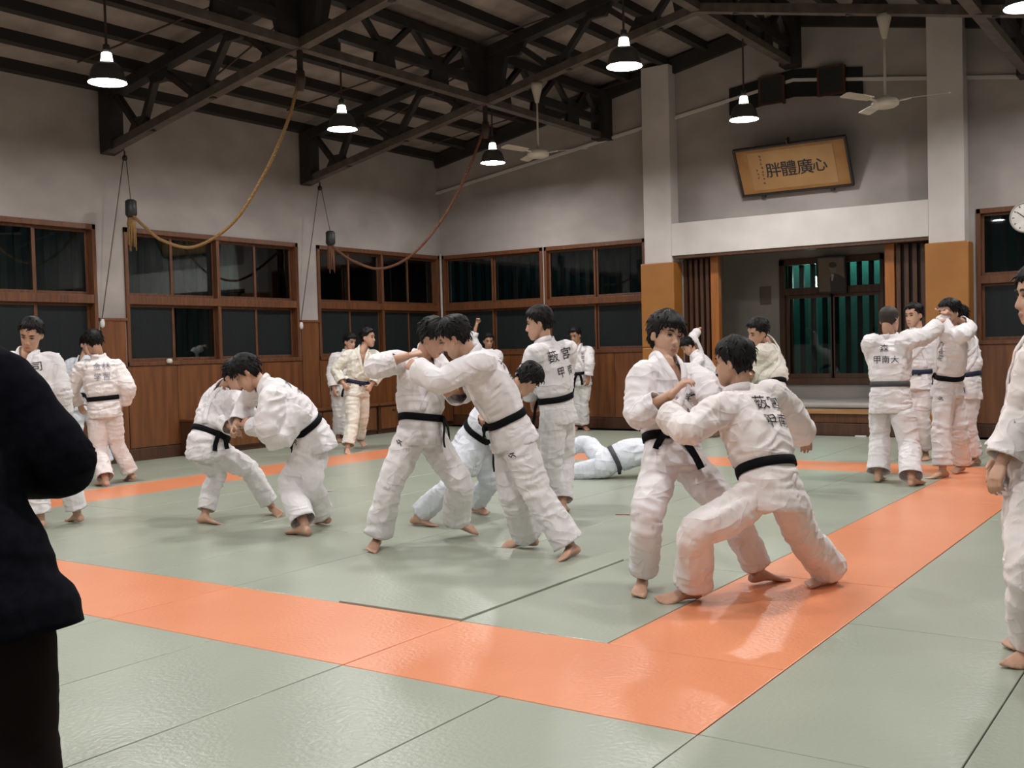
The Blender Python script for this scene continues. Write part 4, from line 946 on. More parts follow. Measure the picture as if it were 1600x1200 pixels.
def face_meshes():
    S=Shell(); S.ball((0,0,0),(.0150,.0055,.0044),n=16); me=bpy.data.meshes.new('eye'); me.from_pydata(S.v,[],S.f); me.materials.append(M['eye_white']); me.materials.append(M['iris'])
    S2=Shell(); S2.ball((0,.0022,.0003),(.0066,.0046,.0050),n=12); S2.tube([(-.0165,.0012,-.001),(-.008,.0048,.0034),(0,.0058,.0046),(.008,.0048,.0034),(.0165,.0012,-.001)],[.0012,.0031,.0034,.0031,.0012],8)
    n0=len(S.f); S.add(S2.v,S2.f); me.clear_geometry(); me.from_pydata(S.v,[],S.f); me.polygons.foreach_set('material_index',[0]*n0+[1]*(len(S.f)-n0)); me.polygons.foreach_set('use_smooth',[True]*len(S.f))
    S=Shell(); S.tube([(-.020,-.004,-.002),(-.008,.0015,.0030),(.006,.002,.0035),(.020,-.006,-.001)],[.0026,.0050,.0048,.0018],10,ref=(0,0,1),flat=.65)
    b=bpy.data.meshes.new('eyebrow'); b.from_pydata(S.v,[],S.f); b.materials.append(M['brow']); b.polygons.foreach_set('use_smooth',[True]*len(S.f)); return me,b
EYE,BROW=face_meshes()
PERSONS=[]
def person(**kw): kw['J']={a:np.array(b,float) for a,b in kw['J'].items()}; kw['hd']=np.array(kw['hd'],float); PERSONS.append(kw)
M['ink_blue']=mat('faded_blue_ink',(.25,.26,.33),rough=.7)
person(h=1.74,J={'pel':[-5.004,6.141,0.821],'neck':[-5.035,6.215,1.39],'head':[-4.917,6.194,1.529],'sL':[-5.063,6.408,1.363],'sR':[-5.131,6.052,1.377],'eL':[-4.874,6.398,1.135],'eR':[-5.1,5.757,1.34],'wL':[-4.675,6.287,1.25],'wR':[-4.939,5.949,1.409],'hL':[-4.999,6.23,0.803],'hR':[-5.01,6.054,0.842],'kL':[-4.799,6.323,0.448],'kR':[-5.133,5.92,0.466],'aL':[-4.987,6.507,0.136],'aR':[-5.27,5.931,0.079],'tL':[-4.917,6.689,0.041],'tR':[-5.172,5.747,0.019]},hd=[0.839,0.204,-0.505],label='man pushing head to head from the left, black belt with gold-marked end, foot lifted',hair='medium',handR='grip',handL='grip',hem=0.105,hemup=0.03,cuff=0.088,cuffupR=0.12,knot=55,tailL=0.22,tailR=0.3,goldtail=-1,seed=1,marks=[('R', (0, -1, 0), 0.25)],splay=0.45,vneck=0.62)
person(h=1.76,J={'pel':[-4.218,6.177,0.842],'neck':[-4.375,5.985,1.376],'head':[-4.473,5.911,1.52],'sL':[-4.233,5.852,1.356],'sR':[-4.411,6.174,1.36],'eL':[-4.454,5.694,1.236],'eR':[-4.634,6.197,1.162],'wL':[-4.697,5.736,1.326],'wR':[-4.562,5.945,1.16],'hL':[-4.153,6.112,0.836],'hR':[-4.281,6.242,0.835],'kL':[-4.011,6.165,0.437],'kR':[-4.225,6.182,0.417],'aL':[-3.814,6.255,0.086],'aR':[-4.265,6.417,0.08],'tL':[-3.785,6.048,0.018],'tR':[-4.474,6.392,0.017]},hd=[-0.83,-0.318,-0.458],label='heavy man leaning left head to head, black belt, two faint character rows on back',hair='medium2',handL='grip',handR='grip',hem=0.095,hemup=0.02,cuff=0.092,cuffupL=0.03,bulk=1.06,seed=2,text=[('大江', 'back', 0.0, 0.8, 0.085, False), ('甲南', 'back', 0.0, 0.62, 0.075, False)],marks=[('L', (0, -1, 0), 0.28)],inkm='ink',tailL=0.1,tailR=0.12)
person(h=1.7,J={'pel':[-5.374,7.256,0.662],'neck':[-5.003,7.347,1.058],'head':[-4.873,7.361,1.18],'sL':[-5.135,7.487,1.054],'sR':[-5.009,7.167,0.99],'eL':[-4.996,7.321,0.858],'eR':[-5.157,7.317,0.787],'wL':[-5.215,7.433,0.929],'wR':[-5.089,7.087,0.873],'hL':[-5.421,7.326,0.689],'hR':[-5.328,7.185,0.635],'kL':[-5.353,7.48,0.318],'kR':[-5.36,6.918,0.327],'aL':[-5.632,7.636,0.078],'aR':[-5.666,6.878,0.076],'tL':[-5.442,7.562,0.019],'tR':[-5.463,6.857,0.015]},hd=[0.261,0.642,-0.721],label='bent man in bluish white judo suit hidden behind the head to head pair',hair='medium',cloth='gi_blue',handL='grip',handR='grip',seed=3,skirt=0.45)
person(h=1.78,J={'pel':[-4.911,7.896,0.878],'neck':[-4.951,7.801,1.459],'head':[-4.997,7.781,1.64],'sL':[-4.939,7.606,1.407],'sR':[-4.835,7.958,1.434],'eL':[-5.12,7.73,1.194],'eR':[-4.962,8.091,1.193],'wL':[-5.152,7.877,0.975],'wR':[-5.144,8.045,1.003],'hL':[-4.892,7.807,0.896],'hR':[-4.928,7.984,0.853],'kL':[-4.952,7.834,0.473],'kR':[-4.969,8.065,0.434],'aL':[-5.038,7.912,0.076],'aR':[-4.861,7.862,0.086],'tL':[-5.229,8.007,0.015],'tR':[-4.948,8.054,0.016]},hd=[-0.845,-0.514,-0.151],label='tall man seen from behind standing upright at room centre, face turned left',hair='medium',handL='grip',seed=4,text=[('薮', 'back', -0.075, 0.84, 0.1, False), ('宮', 'back', 0.075, 0.84, 0.1, False), ('甲', 'back', -0.06, 0.6, 0.085, False), ('南', 'back', 0.075, 0.6, 0.085, False)],hem=0.08)
person(h=1.72,J={'pel':[-9.371,15.846,0.869],'neck':[-9.405,15.825,1.439],'head':[-9.429,15.809,1.625],'sL':[-9.258,15.941,1.384],'sR':[-9.596,15.839,1.402],'eL':[-9.143,15.779,1.166],'eR':[-9.578,15.729,1.127],'wL':[-9.176,15.763,0.908],'wR':[-9.537,15.744,0.87],'hL':[-9.286,15.874,0.867],'hR':[-9.456,15.819,0.869],'kL':[-9.379,15.937,0.469],'kR':[-9.481,15.914,0.468],'aL':[-9.439,16.046,0.084],'aR':[-9.573,16.014,0.086],'tL':[-9.286,15.91,0.017],'tR':[-9.512,15.819,0.018]},hd=[-0.005,-0.955,-0.295],label='man in white judo suit standing alone by the back wall, hands down, looking down',hair='neat',skin='skin2',q=1.45,seed=5,text=[('学習院', 'chest', 0.1, 0.8, 0.055, True)],tailL=0.34,tailR=0.2,splay=0.3,tcloth='gi2',vneck=0.82)
person(h=1.76,J={'pel':[-10.809,11.801,0.878],'neck':[-10.731,11.862,1.464],'head':[-10.672,11.912,1.643],'sL':[-10.643,12.031,1.405],'sR':[-10.902,11.769,1.418],'eL':[-10.483,11.959,1.158],'eR':[-11.038,11.619,1.188],'wL':[-10.512,11.787,0.96],'wR':[-10.868,11.586,0.989],'hL':[-10.788,11.887,0.901],'hR':[-10.828,11.718,0.841],'kL':[-10.843,11.934,0.482],'kR':[-10.726,11.6,0.444],'aL':[-11.043,12.086,0.15],'aR':[-10.672,11.419,0.075],'tL':[-10.866,12.011,0.046],'tR':[-10.521,11.274,0.004]},hd=[0.957,0.287,-0.05],label='man in cream judo suit striding near the corner, gripping his navy belt, looking right',hair='neat',cloth='gi_cream',belt='belt_navy',handL='grip',handR='grip',q=1.3,seed=6,vneck=0.5,tailL=0.05,tailR=0.05)
person(h=1.7,J={'pel':[-11.926,12.672,0.855],'neck':[-11.861,12.738,1.421],'head':[-11.824,12.771,1.6],'sL':[-11.897,12.921,1.387],'sR':[-11.929,12.567,1.39],'eL':[-11.931,12.903,1.097],'eR':[-11.995,12.51,1.111],'wL':[-11.841,12.883,0.859],'wR':[-11.919,12.482,0.87],'hL':[-11.905,12.754,0.881],'hR':[-11.948,12.591,0.828],'kL':[-11.912,12.779,0.473],'kR':[-12.018,12.672,0.433],'aL':[-11.961,12.791,0.077],'aR':[-12.163,12.797,0.082],'tL':[-11.758,12.771,0.018],'tR':[-11.993,12.687,0.018]},hd=[0.971,-0.109,-0.212],label='man in white judo suit almost hidden behind the striding man near the corner',hair='medium2',q=1.5,seed=7,face=True)
person(h=1.7,J={'pel':[-11.137,15.578,0.826],'neck':[-11.12,15.594,1.39],'head':[-11.115,15.599,1.575],'sL':[-11.029,15.763,1.365],'sR':[-11.307,15.55,1.376],'eL':[-11.027,15.763,1.073],'eR':[-11.364,15.479,1.654],'wL':[-10.947,15.69,0.843],'wR':[-11.297,15.521,1.903],'hL':[-11.076,15.642,0.826],'hR':[-11.197,15.513,0.827],'kL':[-10.982,15.732,0.439],'kR':[-11.095,15.608,0.444],'aL':[-11.118,15.635,0.076],'aR':[-11.244,15.556,0.077],'tL':[-10.931,15.552,0.018],'tR':[-11.106,15.406,0.018]},hd=[0.712,-0.67,-0.212],label='man near the back wall raising one bare fist above the head to head pair',hair='neat',skin='skin2',handR='grip',q=1.45,seed=8,cuffupR=0.16,pnR=(0.3, -0.8, 0))
person(h=1.68,J={'pel':[-7.35,6.112,0.665],'neck':[-7.341,6.346,1.154],'head':[-7.206,6.315,1.263],'sL':[-7.167,6.313,1.08],'sR':[-7.506,6.337,1.057],'eL':[-6.924,6.188,0.986],'eR':[-7.288,6.219,0.906],'wL':[-7.069,6.355,0.864],'wR':[-7.059,6.16,0.83],'hL':[-7.342,6.188,0.624],'hR':[-7.361,6.036,0.71],'kL':[-7.297,6.535,0.423],'kR':[-7.459,6.299,0.427],'aL':[-7.248,6.734,0.082],'aR':[-7.428,6.138,0.071],'tL':[-7.059,6.667,0.02],'tR':[-7.225,6.125,0.014]},hd=[0.8,0.243,-0.549],label='shorter man of the left pair facing right, sleeves pulled, black belt knotted at front',hair='medium2',handL='grip',handR='grip',q=1.1,seed=9,knot=78,tailL=0.16,tailR=0.12,splay=0.4,hem=0.078)
person(h=1.76,J={'pel':[-6.3,6.362,0.753],'neck':[-6.475,6.019,1.183],'head':[-6.603,5.942,1.292],'sL':[-6.344,5.898,1.109],'sR':[-6.655,6.084,1.188],'eL':[-6.454,6.016,0.854],'eR':[-6.903,6.17,1.039],'wL':[-6.713,6.032,0.884],'wR':[-6.838,5.992,0.861],'hL':[-6.242,6.291,0.742],'hR':[-6.358,6.431,0.761],'kL':[-6.42,6.172,0.377],'kR':[-6.258,6.254,0.39],'aL':[-6.15,6.067,0.082],'aR':[-6.384,6.498,0.081],'tL':[-6.358,6.055,0.014],'tR':[-6.575,6.586,0.016]},hd=[-0.565,-0.506,-0.652],label='man of the left pair bent far forward with loose bulging jacket, shaggy hair hanging down',hair='shaggy',handL='grip',handR='grip',q=1.1,seed=10,text=[('大桂', 'back', 0.02, 0.84, 0.085, False), ('学習', 'back', 0.02, 0.64, 0.075, False)],marks=[('L', (-0.4, -0.7, 0), 0.2)],hem=0.095,skirt=0.2,tailL=0.12,tailR=0.12,drape=[([[-6.287, 5.938, 1.149], [-6.302, 5.899, 1.01], [-6.315, 5.872, 0.871], [-6.306, 5.886, 0.76]], [0.085, 0.115, 0.12, 0.07]), ([[-6.166, 6.076, 1.001], [-6.24, 5.932, 0.783], [-6.324, 5.86, 0.711]], [0.1, 0.085, 0.03])])
person(h=1.76,J={'pel':[-8.645,5.385,0.914],'neck':[-8.703,5.339,1.488],'head':[-8.638,5.343,1.661],'sL':[-8.605,5.502,1.443],'sR':[-8.893,5.286,1.454],'eL':[-8.5,5.523,1.16],'eR':[-8.97,5.262,1.162],'wL':[-8.591,5.584,0.92],'wR':[-8.8,5.3,0.964],'hL':[-8.597,5.463,0.901],'hR':[-8.693,5.307,0.91],'kL':[-8.523,5.547,0.49],'kR':[-8.608,5.306,0.492],'aL':[-8.518,5.636,0.085],'aR':[-8.558,5.31,0.083],'tL':[-8.715,5.684,0.016],'tR':[-8.741,5.394,0.012]},hd=[0.543,-0.711,-0.447],label='man in white judo suit facing the camera, half hidden behind the dark suit',hair='neat',q=1.1,seed=11,text=[('司', 'chest', 0.1, 0.82, 0.075, True)],vneck=0.76,belt='belt_purple')
person(h=1.74,J={'pel':[-10.808,7.547,0.856],'neck':[-10.855,7.535,1.439],'head':[-10.877,7.497,1.624],'sL':[-10.998,7.42,1.362],'sR':[-10.769,7.7,1.358],'eL':[-11.131,7.36,1.099],'eR':[-10.626,7.744,1.101],'wL':[-11.232,7.514,0.915],'wR':[-10.791,7.77,0.898],'hL':[-10.868,7.485,0.824],'hR':[-10.748,7.611,0.873],'kL':[-10.861,7.495,0.402],'kR':[-10.802,7.69,0.462],'aL':[-10.627,7.404,0.08],'aR':[-10.786,7.848,0.088],'tL':[-10.834,7.42,0.017],'tR':[-10.979,7.915,0.015]},hd=[-0.937,0.14,-0.321],label='man seen from behind near left wall, black belt, four faint characters on back',hair='medium',q=1.15,seed=12,text=[('金林', 'back', 0.03, 0.84, 0.085, False), ('学習', 'back', 0.03, 0.64, 0.08, False)],inkm='ink_blue',hem=0.09,hemup=0.03,cloth='gi_pink')
person(h=1.7,J={'pel':[-12.234,8.227,0.871],'neck':[-12.212,8.275,1.437],'head':[-12.186,8.308,1.614],'sL':[-12.029,8.239,1.4],'sR':[-12.378,8.197,1.402],'eL':[-12.139,8.381,1.169],'eR':[-12.351,8.134,1.118],'wL':[-12.109,8.387,0.915],'wR':[-12.326,8.191,0.87],'hL':[-12.2,8.307,0.857],'hR':[-12.269,8.146,0.882],'kL':[-12.175,8.397,0.458],'kR':[-12.236,8.127,0.475],'aL':[-12.176,8.516,0.076],'aR':[-12.238,8.116,0.075],'tL':[-11.992,8.426,0.023],'tR':[-12.043,8.056,0.018]},hd=[0.971,-0.109,-0.212],label='man in bluish white judo suit mostly hidden behind the back-turned man at the left wall',hair='medium2',q=1.5,seed=13,cloth='gi_blue')
person(h=1.74,J={'pel':[-2.775,5.749,0.772],'neck':[-2.883,5.85,1.322],'head':[-2.911,5.937,1.479],'sL':[-2.752,5.979,1.254],'sR':[-2.924,5.663,1.28],'eL':[-2.538,5.81,1.128],'eR':[-2.881,5.496,1.039],'wL':[-2.512,6.057,1.193],'wR':[-2.653,5.493,1.164],'hL':[-2.739,5.828,0.746],'hR':[-2.809,5.671,0.801],'kL':[-2.467,5.873,0.431],'kR':[-2.815,5.458,0.445],'aL':[-2.391,6.075,0.084],'aR':[-2.924,5.605,0.077],'tL':[-2.294,6.255,0.013],'tR':[-2.854,5.408,0.021]},hd=[0.891,-0.452,-0.05],label='young man with tousled black hair facing the camera, open hand raised, black belt',hair='shaggy',handR='reach',handL='grip',seed=14,knot=128,tailL=0.1,tailR=0.26,splay=1.1,text=[('学習院', 'chest', 0.045, 0.6, 0.055, True)],hem=0.078,hemup=0.05,vneck=0.6,cuffupR=0.1,emblem=True,pnR=(0.35, 0.35, -0.6),hdR=(0.62, 0.28, 0.72))
person(h=1.72,J={'pel':[-2.146,5.659,0.627],'neck':[-2.368,5.779,1.138],'head':[-2.395,5.775,1.319],'sL':[-2.38,5.595,1.099],'sR':[-2.247,5.924,1.154],'eL':[-2.48,5.352,0.975],'eR':[-2.208,6.178,1.008],'wL':[-2.682,5.484,1.06],'wR':[-2.224,6.394,0.868],'hL':[-2.163,5.576,0.598],'hR':[-2.129,5.742,0.656],'kL':[-2.449,5.333,0.425],'kR':[-2.085,5.981,0.323],'aL':[-2.557,5.503,0.075],'aR':[-2.031,6.292,0.072],'tL':[-2.694,5.349,0.018],'tR':[-2.112,6.101,0.023]},hd=[-0.995,0.005,-0.102],label='man seen from behind lunging left with wide black belt, four blurred characters on back',hair='medium',handL='grip',handR='relax',bulk=1.04,seed=15,text=[('薮宮', 'back', 0.04, 0.8, 0.09, False), ('甲南', 'back', 0.04, 0.6, 0.08, False)],hem=0.105,hemup=0.045,cuff=0.092,cuffupL=0.03,tailL=0.3,tailR=0.05,splay=1.5,knot=110,cloth='gi_pink',skirt=0.2)
person(h=1.7,J={'pel':[-6.737,15.448,0.788],'neck':[-7.005,15.332,1.259],'head':[-7.099,15.283,1.404],'sL':[-6.877,15.207,1.201],'sR':[-7.028,15.517,1.285],'eL':[-6.916,14.974,1.03],'eR':[-7.08,15.406,1.551],'wL':[-6.912,14.735,0.942],'wR':[-7.098,15.637,1.656],'hL':[-6.671,15.39,0.794],'hR':[-6.803,15.506,0.783],'kL':[-6.714,15.198,0.437],'kR':[-6.691,15.337,0.429],'aL':[-6.743,15.367,0.076],'aR':[-6.736,15.52,0.077],'tL':[-6.81,15.173,0.018],'tR':[-6.899,15.397,0.018]},hd=[-0.494,-0.593,-0.636],label='man far behind bending down with one arm raised, left of the alcove post',hair='medium',handR='grip',q=1.5,seed=16,belt='belt_navy')
person(h=1.7,J={'pel':[-3.831,10.171,0.899],'neck':[-3.955,10.298,1.421],'head':[-3.963,10.161,1.535],'sL':[-3.955,10.468,1.334],'sR':[-3.925,10.121,1.355],'eL':[-3.822,10.357,1.098],'eR':[-4.011,10.282,1.127],'wL':[-4.017,10.192,1.092],'wR':[-4.031,10.028,1.123],'hL':[-3.773,10.105,0.891],'hR':[-3.89,10.237,0.887],'kL':[-3.813,10.082,0.481],'kR':[-3.911,10.199,0.477],'aL':[-3.824,10.087,0.079],'aR':[-3.942,10.225,0.078],'tL':[-3.98,9.957,0.018],'tR':[-4.124,10.135,0.018]},hd=[-0.552,-0.751,-0.362],label='man in cream judo suit facing left with forearm across, in front of the alcove',hair='neat',cloth='gi_cream',q=1.15,seed=17,text=[('学習院', 'chest', 0.1, 0.82, 0.055, True)],tailL=0.05,tailR=0.05)
person(h=1.76,J={'pel':[-2.947,11.085,0.849],'neck':[-2.957,11.143,1.434],'head':[-2.962,11.136,1.621],'sL':[-3.116,11.026,1.429],'sR':[-2.765,11.097,1.428],'eL':[-3.119,11.212,1.188],'eR':[-2.682,11.386,1.464],'wL':[-2.987,11.442,1.173],'wR':[-2.564,11.579,1.602],'hL':[-3.036,11.085,0.864],'hR':[-2.859,11.086,0.818],'kL':[-3.076,11.173,0.449],'kR':[-2.761,11.05,0.404],'aL':[-3.052,10.988,0.084],'aR':[-2.684,10.806,0.079],'tL':[-3.072,11.2,0.023],'tR':[-2.614,11.003,0.014]},hd=[0.293,0.951,-0.104],label='crop-haired man seen from behind with faded grey belt, arm up around his opponent',hair='short',belt='belt_gray',handR='grip',handL='grip',bulk=1.08,q=1.1,seed=18,text=[('森', 'back', -0.04, 0.82, 0.085, False), ('甲南大', 'back', -0.02, 0.63, 0.075, False)],hem=0.1,hemup=0.03,skirt=0.26,tailL=0.05,tailR=0.05)
person(h=1.78,J={'pel':[-3.201,13.194,0.916],'neck':[-3.19,13.215,1.51],'head':[-3.219,13.209,1.701],'sL':[-3.021,13.301,1.456],'sR':[-3.27,13.035,1.475],'eL':[-3.037,13.279,1.149],'eR':[-3.348,13.121,1.192],'wL':[-3.121,13.249,0.892],'wR':[-3.393,13.113,0.928],'hL':[-3.109,13.191,0.913],'hR':[-3.294,13.196,0.915],'kL':[-3.151,13.204,0.488],'kR':[-3.246,13.141,0.493],'aL':[-3.139,13.315,0.084],'aR':[-3.3,13.192,0.082],'tL':[-3.091,13.108,0.017],'tR':[-3.324,12.98,0.018]},hd=[-0.425,-0.899,-0.101],label='smiling man in white judo suit facing left behind the grey-belted fighter',hair='neat',q=1.2,seed=19,vneck=0.72,belt='belt_navy',tailL=0.04,tailR=0.04)
person(h=1.76,J={'pel':[-2.559,11.836,0.912],'neck':[-2.483,11.73,1.489],'head':[-2.503,11.725,1.679],'sL':[-2.362,11.583,1.476],'sR':[-2.569,11.889,1.535],'eL':[-2.348,11.874,1.545],'eR':[-2.504,11.6,1.467],'wL':[-2.478,11.679,1.669],'wR':[-2.562,11.693,1.701],'hL':[-2.565,11.745,0.917],'hR':[-2.55,11.921,0.871],'kL':[-2.592,11.671,0.492],'kR':[-2.474,11.948,0.445],'aL':[-2.568,11.604,0.078],'aR':[-2.498,12.151,0.083],'tL':[-2.668,11.418,0.014],'tR':[-2.535,11.943,0.025]},hd=[-0.606,-0.794,-0.053],label='man facing left with both arms raised before his face, by the right column',hair='medium2',handR='grip',handL='grip',q=1.1,seed=20,text=[('学習院', 'chest', 0.1, 0.84, 0.06, True)],marks=[('L', (-0.1, -0.9, 0), 0.3)],knot=90,tailL=0.1,tailR=0.1,hem=0.088,cuffupL=0.14)
person(h=1.72,J={'pel':[-2.561,12.764,0.895],'neck':[-2.59,12.761,1.467],'head':[-2.636,12.751,1.648],'sL':[-2.551,12.932,1.394],'sR':[-2.577,12.579,1.411],'eL':[-2.572,13.109,1.158],'eR':[-2.665,12.756,1.19],'wL':[-2.605,12.92,0.984],'wR':[-2.743,12.832,0.956],'hL':[-2.502,12.699,0.877],'hR':[-2.623,12.829,0.889],'kL':[-2.549,12.701,0.46],'kR':[-2.631,12.761,0.475],'aL':[-2.485,12.833,0.082],'aR':[-2.677,12.766,0.076],'tL':[-2.575,12.649,0.018],'tR':[-2.878,12.812,0.018]},hd=[-0.681,-0.724,-0.108],label='man with flaring jacket skirt, mostly hidden behind the man with raised arms',hair='medium',q=1.2,seed=21,belt='belt_navy',skirt=0.26)
person(h=1.72,J={'pel':[-0.777,5.271,0.841],'neck':[-0.727,5.315,1.422],'head':[-0.74,5.306,1.609],'sL':[-0.707,5.136,1.377],'sR':[-0.744,5.498,1.396],'eL':[-0.807,5.204,1.108],'eR':[-0.85,5.499,1.12],'wL':[-0.876,5.086,0.889],'wR':[-0.946,5.462,0.883],'hL':[-0.756,5.196,0.793],'hR':[-0.799,5.348,0.88],'kL':[-0.764,5.005,0.424],'kR':[-0.836,5.414,0.473],'aL':[-0.778,5.193,0.069],'aR':[-0.839,5.495,0.076],'tL':[-0.84,4.994,0.019],'tR':[-0.9,5.298,0.024]},hd=[-0.875,-0.473,-0.101],label='man in warm white judo suit standing at the right edge of the photo, facing left',hair='medium',cloth='gi_pink',handL='relax',handR='relax',belt='belt_purple',seed=22,tailL=0.04,tailR=0.04,hem=0.088,hemup=0.03,cuff=0.088,cuffup=0.02,skirt=0.22,vneck=0.66)
person(h=1.74,J={'pel':[-2.612,1.459,0.92],'neck':[-2.82,1.462,1.458],'head':[-2.799,1.477,1.644],'sL':[-2.959,1.35,1.376],'sR':[-2.645,1.524,1.408],'eL':[-2.904,1.278,1.087],'eR':[-2.498,1.624,1.179],'wL':[-2.652,1.342,1.111],'wR':[-2.757,1.647,1.141],'hL':[-2.702,1.459,0.913],'hR':[-2.521,1.459,0.914],'kL':[-2.712,1.494,0.494],'kR':[-2.536,1.493,0.495],'aL':[-2.717,1.496,0.082],'aR':[-2.53,1.493,0.082],'tL':[-2.759,1.7,0.018],'tR':[-2.542,1.701,0.018]},hd=[0.077,0.992,-0.104],label='person in black suit seen from behind in the left foreground, elbow bent',suit=True,hair='medium',handR='grip',handL='relax',seed=23,skirt=0.3,cuff=0.07,cuffup=0.02,lapel=True,hem=0.105,hemup=-0.03,bulk=1.0)
person(h=1.72,J={'pel':[-5.783,10.245,0.15],'neck':[-5.356,10.56,0.27],'head':[-5.216,10.655,0.27],'sL':[-5.485,10.678,0.29],'sR':[-5.294,10.396,0.25],'eL':[-5.459,10.817,0.07],'wL':[-5.22,10.858,0.05],'eR':[-5.106,10.476,0.06],'wR':[-4.969,10.666,0.06],'hL':[-5.831,10.315,0.18],'hR':[-5.736,10.175,0.12],'kL':[-6.104,10.432,0.35],'aL':[-6.441,10.251,0.27],'kR':[-6.081,10.061,0.07],'aR':[-6.395,9.847,0.07],'tL':[-6.54,10.184,0.1],'tR':[-6.552,9.74,0.03]},hd=[0.25,0.17,-0.95],label='man in bluish white judo suit lying on the mat, legs to the left',hair='medium',cloth='gi_blue',q=1.2,seed=24,belt='belt_gray',hem=0.08,tailL=0.03,tailR=0.03)
# ---------------------------------------------------------------- fuse all shells in one pass
for P in PERSONS:
    for t_ in P.get('text',()):
        for ch in t_[0]: glyph(ch)
tsc=bpy.data.collections.new('workshop'); COL.children.link(tsc); jobs=[]
def job(S,vox,smooth):
    me=bpy.data.meshes.new('shell'); me.from_pydata(S.v,[],S.f); o=bpy.data.objects.new('shell',me); tsc.objects.link(o)
    r=o.modifiers.new('r','REMESH'); r.mode='VOXEL'; r.voxel_size=vox; r.use_smooth_shade=True
    if smooth: sm=o.modifiers.new('s','SMOOTH'); sm.factor=.5; sm.iterations=smooth
    jobs.append(o); return o
for P in PERSONS:
    build_shells(P); q=P.get('q',1.0)
    P['o']=(job(P['body_sh'],.0062*q,2),job(P['tr_sh'],.0115*q,3),job(P['jk_sh'],.0105*q,3))
dg=bpy.context.evaluated_depsgraph_get()
for P in PERSONS: P['arr']=[arrays(o.evaluated_get(dg).to_mesh()) for o in P['o']]
for o in jobs:
    me=o.data; bpy.data.objects.remove(o); bpy.data.meshes.remove(me)
bpy.data.collections.remove(tsc)
def finish(P):
    T=P['T']; J=P['J']; k=P['h']/1.74; O,X,Y,Z,kh=P['HF']; seed=P.get('seed',1)*13.7; suit=P.get('suit',False)
    g=np.array([(J['aL'][0]+J['aR'][0])/2,(J['aL'][1]+J['aR'][1])/2,0])
    root=empty('person',tuple(g),P['label'],'person',P.get('group'))
    # body
    V,Nv,F=P['arr'][0]; F=np.array(F); cen=(V[F].mean(1)-O); lx,ly,lz=cen@X/kh,cen@Y/kh,cen@Z/kh
    mi=((np.abs(lx)<.0215-.8*np.abs(lz+.0735))&(np.abs(lz+.0735)<.0090)&(ly>.085)).astype(int)
    body=sheet('body',V,F,[M[P.get('skin','skin')],M['lip']],root,mi)
    HM=Matrix(((X[0],Y[0],Z[0],O[0]),(X[1],Y[1],Z[1],O[1]),(X[2],Y[2],Z[2],O[2]),(0,0,0,1)))@Matrix.Scale(kh,4)
    inv=Matrix.Translation(-Vector(g))
    h=bpy.data.objects.new('hair',HAIR[P.get('hair','medium')]); COL.objects.link(h); h.parent=root; h.matrix_basis=inv@HM
    if P.get('face',True):
        for s_ in(1,-1):
            e=bpy.data.objects.new('eye',EYE); COL.objects.link(e); e.parent=body; pass
            e.matrix_basis=HM@Matrix.Translation((s_*.0315,.0802,.0015))@Matrix.Rotation(-s_*.22,4,'Z')
            b=bpy.data.objects.new('eyebrow',BROW); COL.objects.link(b); b.parent=body; pass
            b.matrix_basis=HM@Matrix.Translation((s_*.033,.0885,.0255))@(Matrix.Scale(-1,4,(1,0,0)) if s_<0 else Matrix.Identity(4))@Matrix.Rotation(-.22,4,'Z')
    # trousers
    V,Nv,F=P['arr'][1]; bones=[(J['h'+s],J['k'+s]) for s in'LR']+[(J['k'+s],J['a'+s]) for s in'LR']+[(T.c(-.1),T.c(.2))]
    V=fold_noise(V,Nv,bones,.018 if not suit else .006,seed)
    kill=np.zeros(len(V),bool); pl=[]
    for s_ in'LR':
        c,d=P['hem'+s_]; rel=V-c; s=rel@d; q=np.linalg.norm(rel-s[:,None]*d,axis=1); kill|=(s>0)&(s<.09)&(q<.17); pl.append((c,d,.17))
    V,F=cut(V,F,kill,pl)
    tro=sheet('trousers',V,F,[M[P.get('tcloth',P.get('cloth','gi'))] if not suit else M['slacks']],root)
    if not suit:
        md=tro.modifiers.new('thickness','SOLIDIFY'); md.thickness=.004; md.offset=-1
    # jacket
    V,Nv,F=P['arr'][2]; t,la,fo=T.local(V)
    bones=[(J['s'+s],J['e'+s]) for s in'LR']+[(J['e'+s],J['w'+s]) for s in'LR']+[(T.c(.3),T.c(1)),(T.c(-.4),T.c(.2))]
    zero=np.clip(np.abs(t-BELT_T)/.10-.25,0,1); zero=np.where(np.abs(la)>.3,1,zero)*np.where(t>.97,.25,1)
    V=fold_noise(V,Nv,bones,.020 if not suit else .007,seed+5,zero)
    kill=np.zeros(len(V),bool); pl=[]
    for s_ in'LR':
        c,d=P['cuf'+s_]; rel=V-c; s=rel@d; q=np.linalg.norm(rel-s[:,None]*d,axis=1); 
        def sd_(A,B):
            D_=B-A; u_=np.clip(((V-A)@D_)/(D_@D_),0,1); return np.linalg.norm(V-A-u_[:,None]*D_,axis=1)
        fo_a=sd_(J['e'+s_],J['w'+s_]+d*.1); up_a=sd_(J['s'+s_],J['s'+s_]*.12+J['e'+s_]*.88); ow=(fo_a<up_a)&((fo_a<.085)|((np.abs(la)>.19)|(fo>.19)|(t>1.1)|(t<-.25)))
        kill|=(s>0)&(s<.10)&(q<.13)&ow; pl.append((c,d,.13))
    # hem of the skirt
    d=T.D; c=T.c(P['skirt_t']); s=(V-c)@d; q=np.linalg.norm((V-c)-s[:,None]*d,axis=1); armd=np.min([np.linalg.norm(V-J[a],axis=1) for a in('wL','wR')],axis=0)
    kill|=(s>0)&(s<.12)&(q<.26)&(armd>.14); pl.append((c,d,.26))
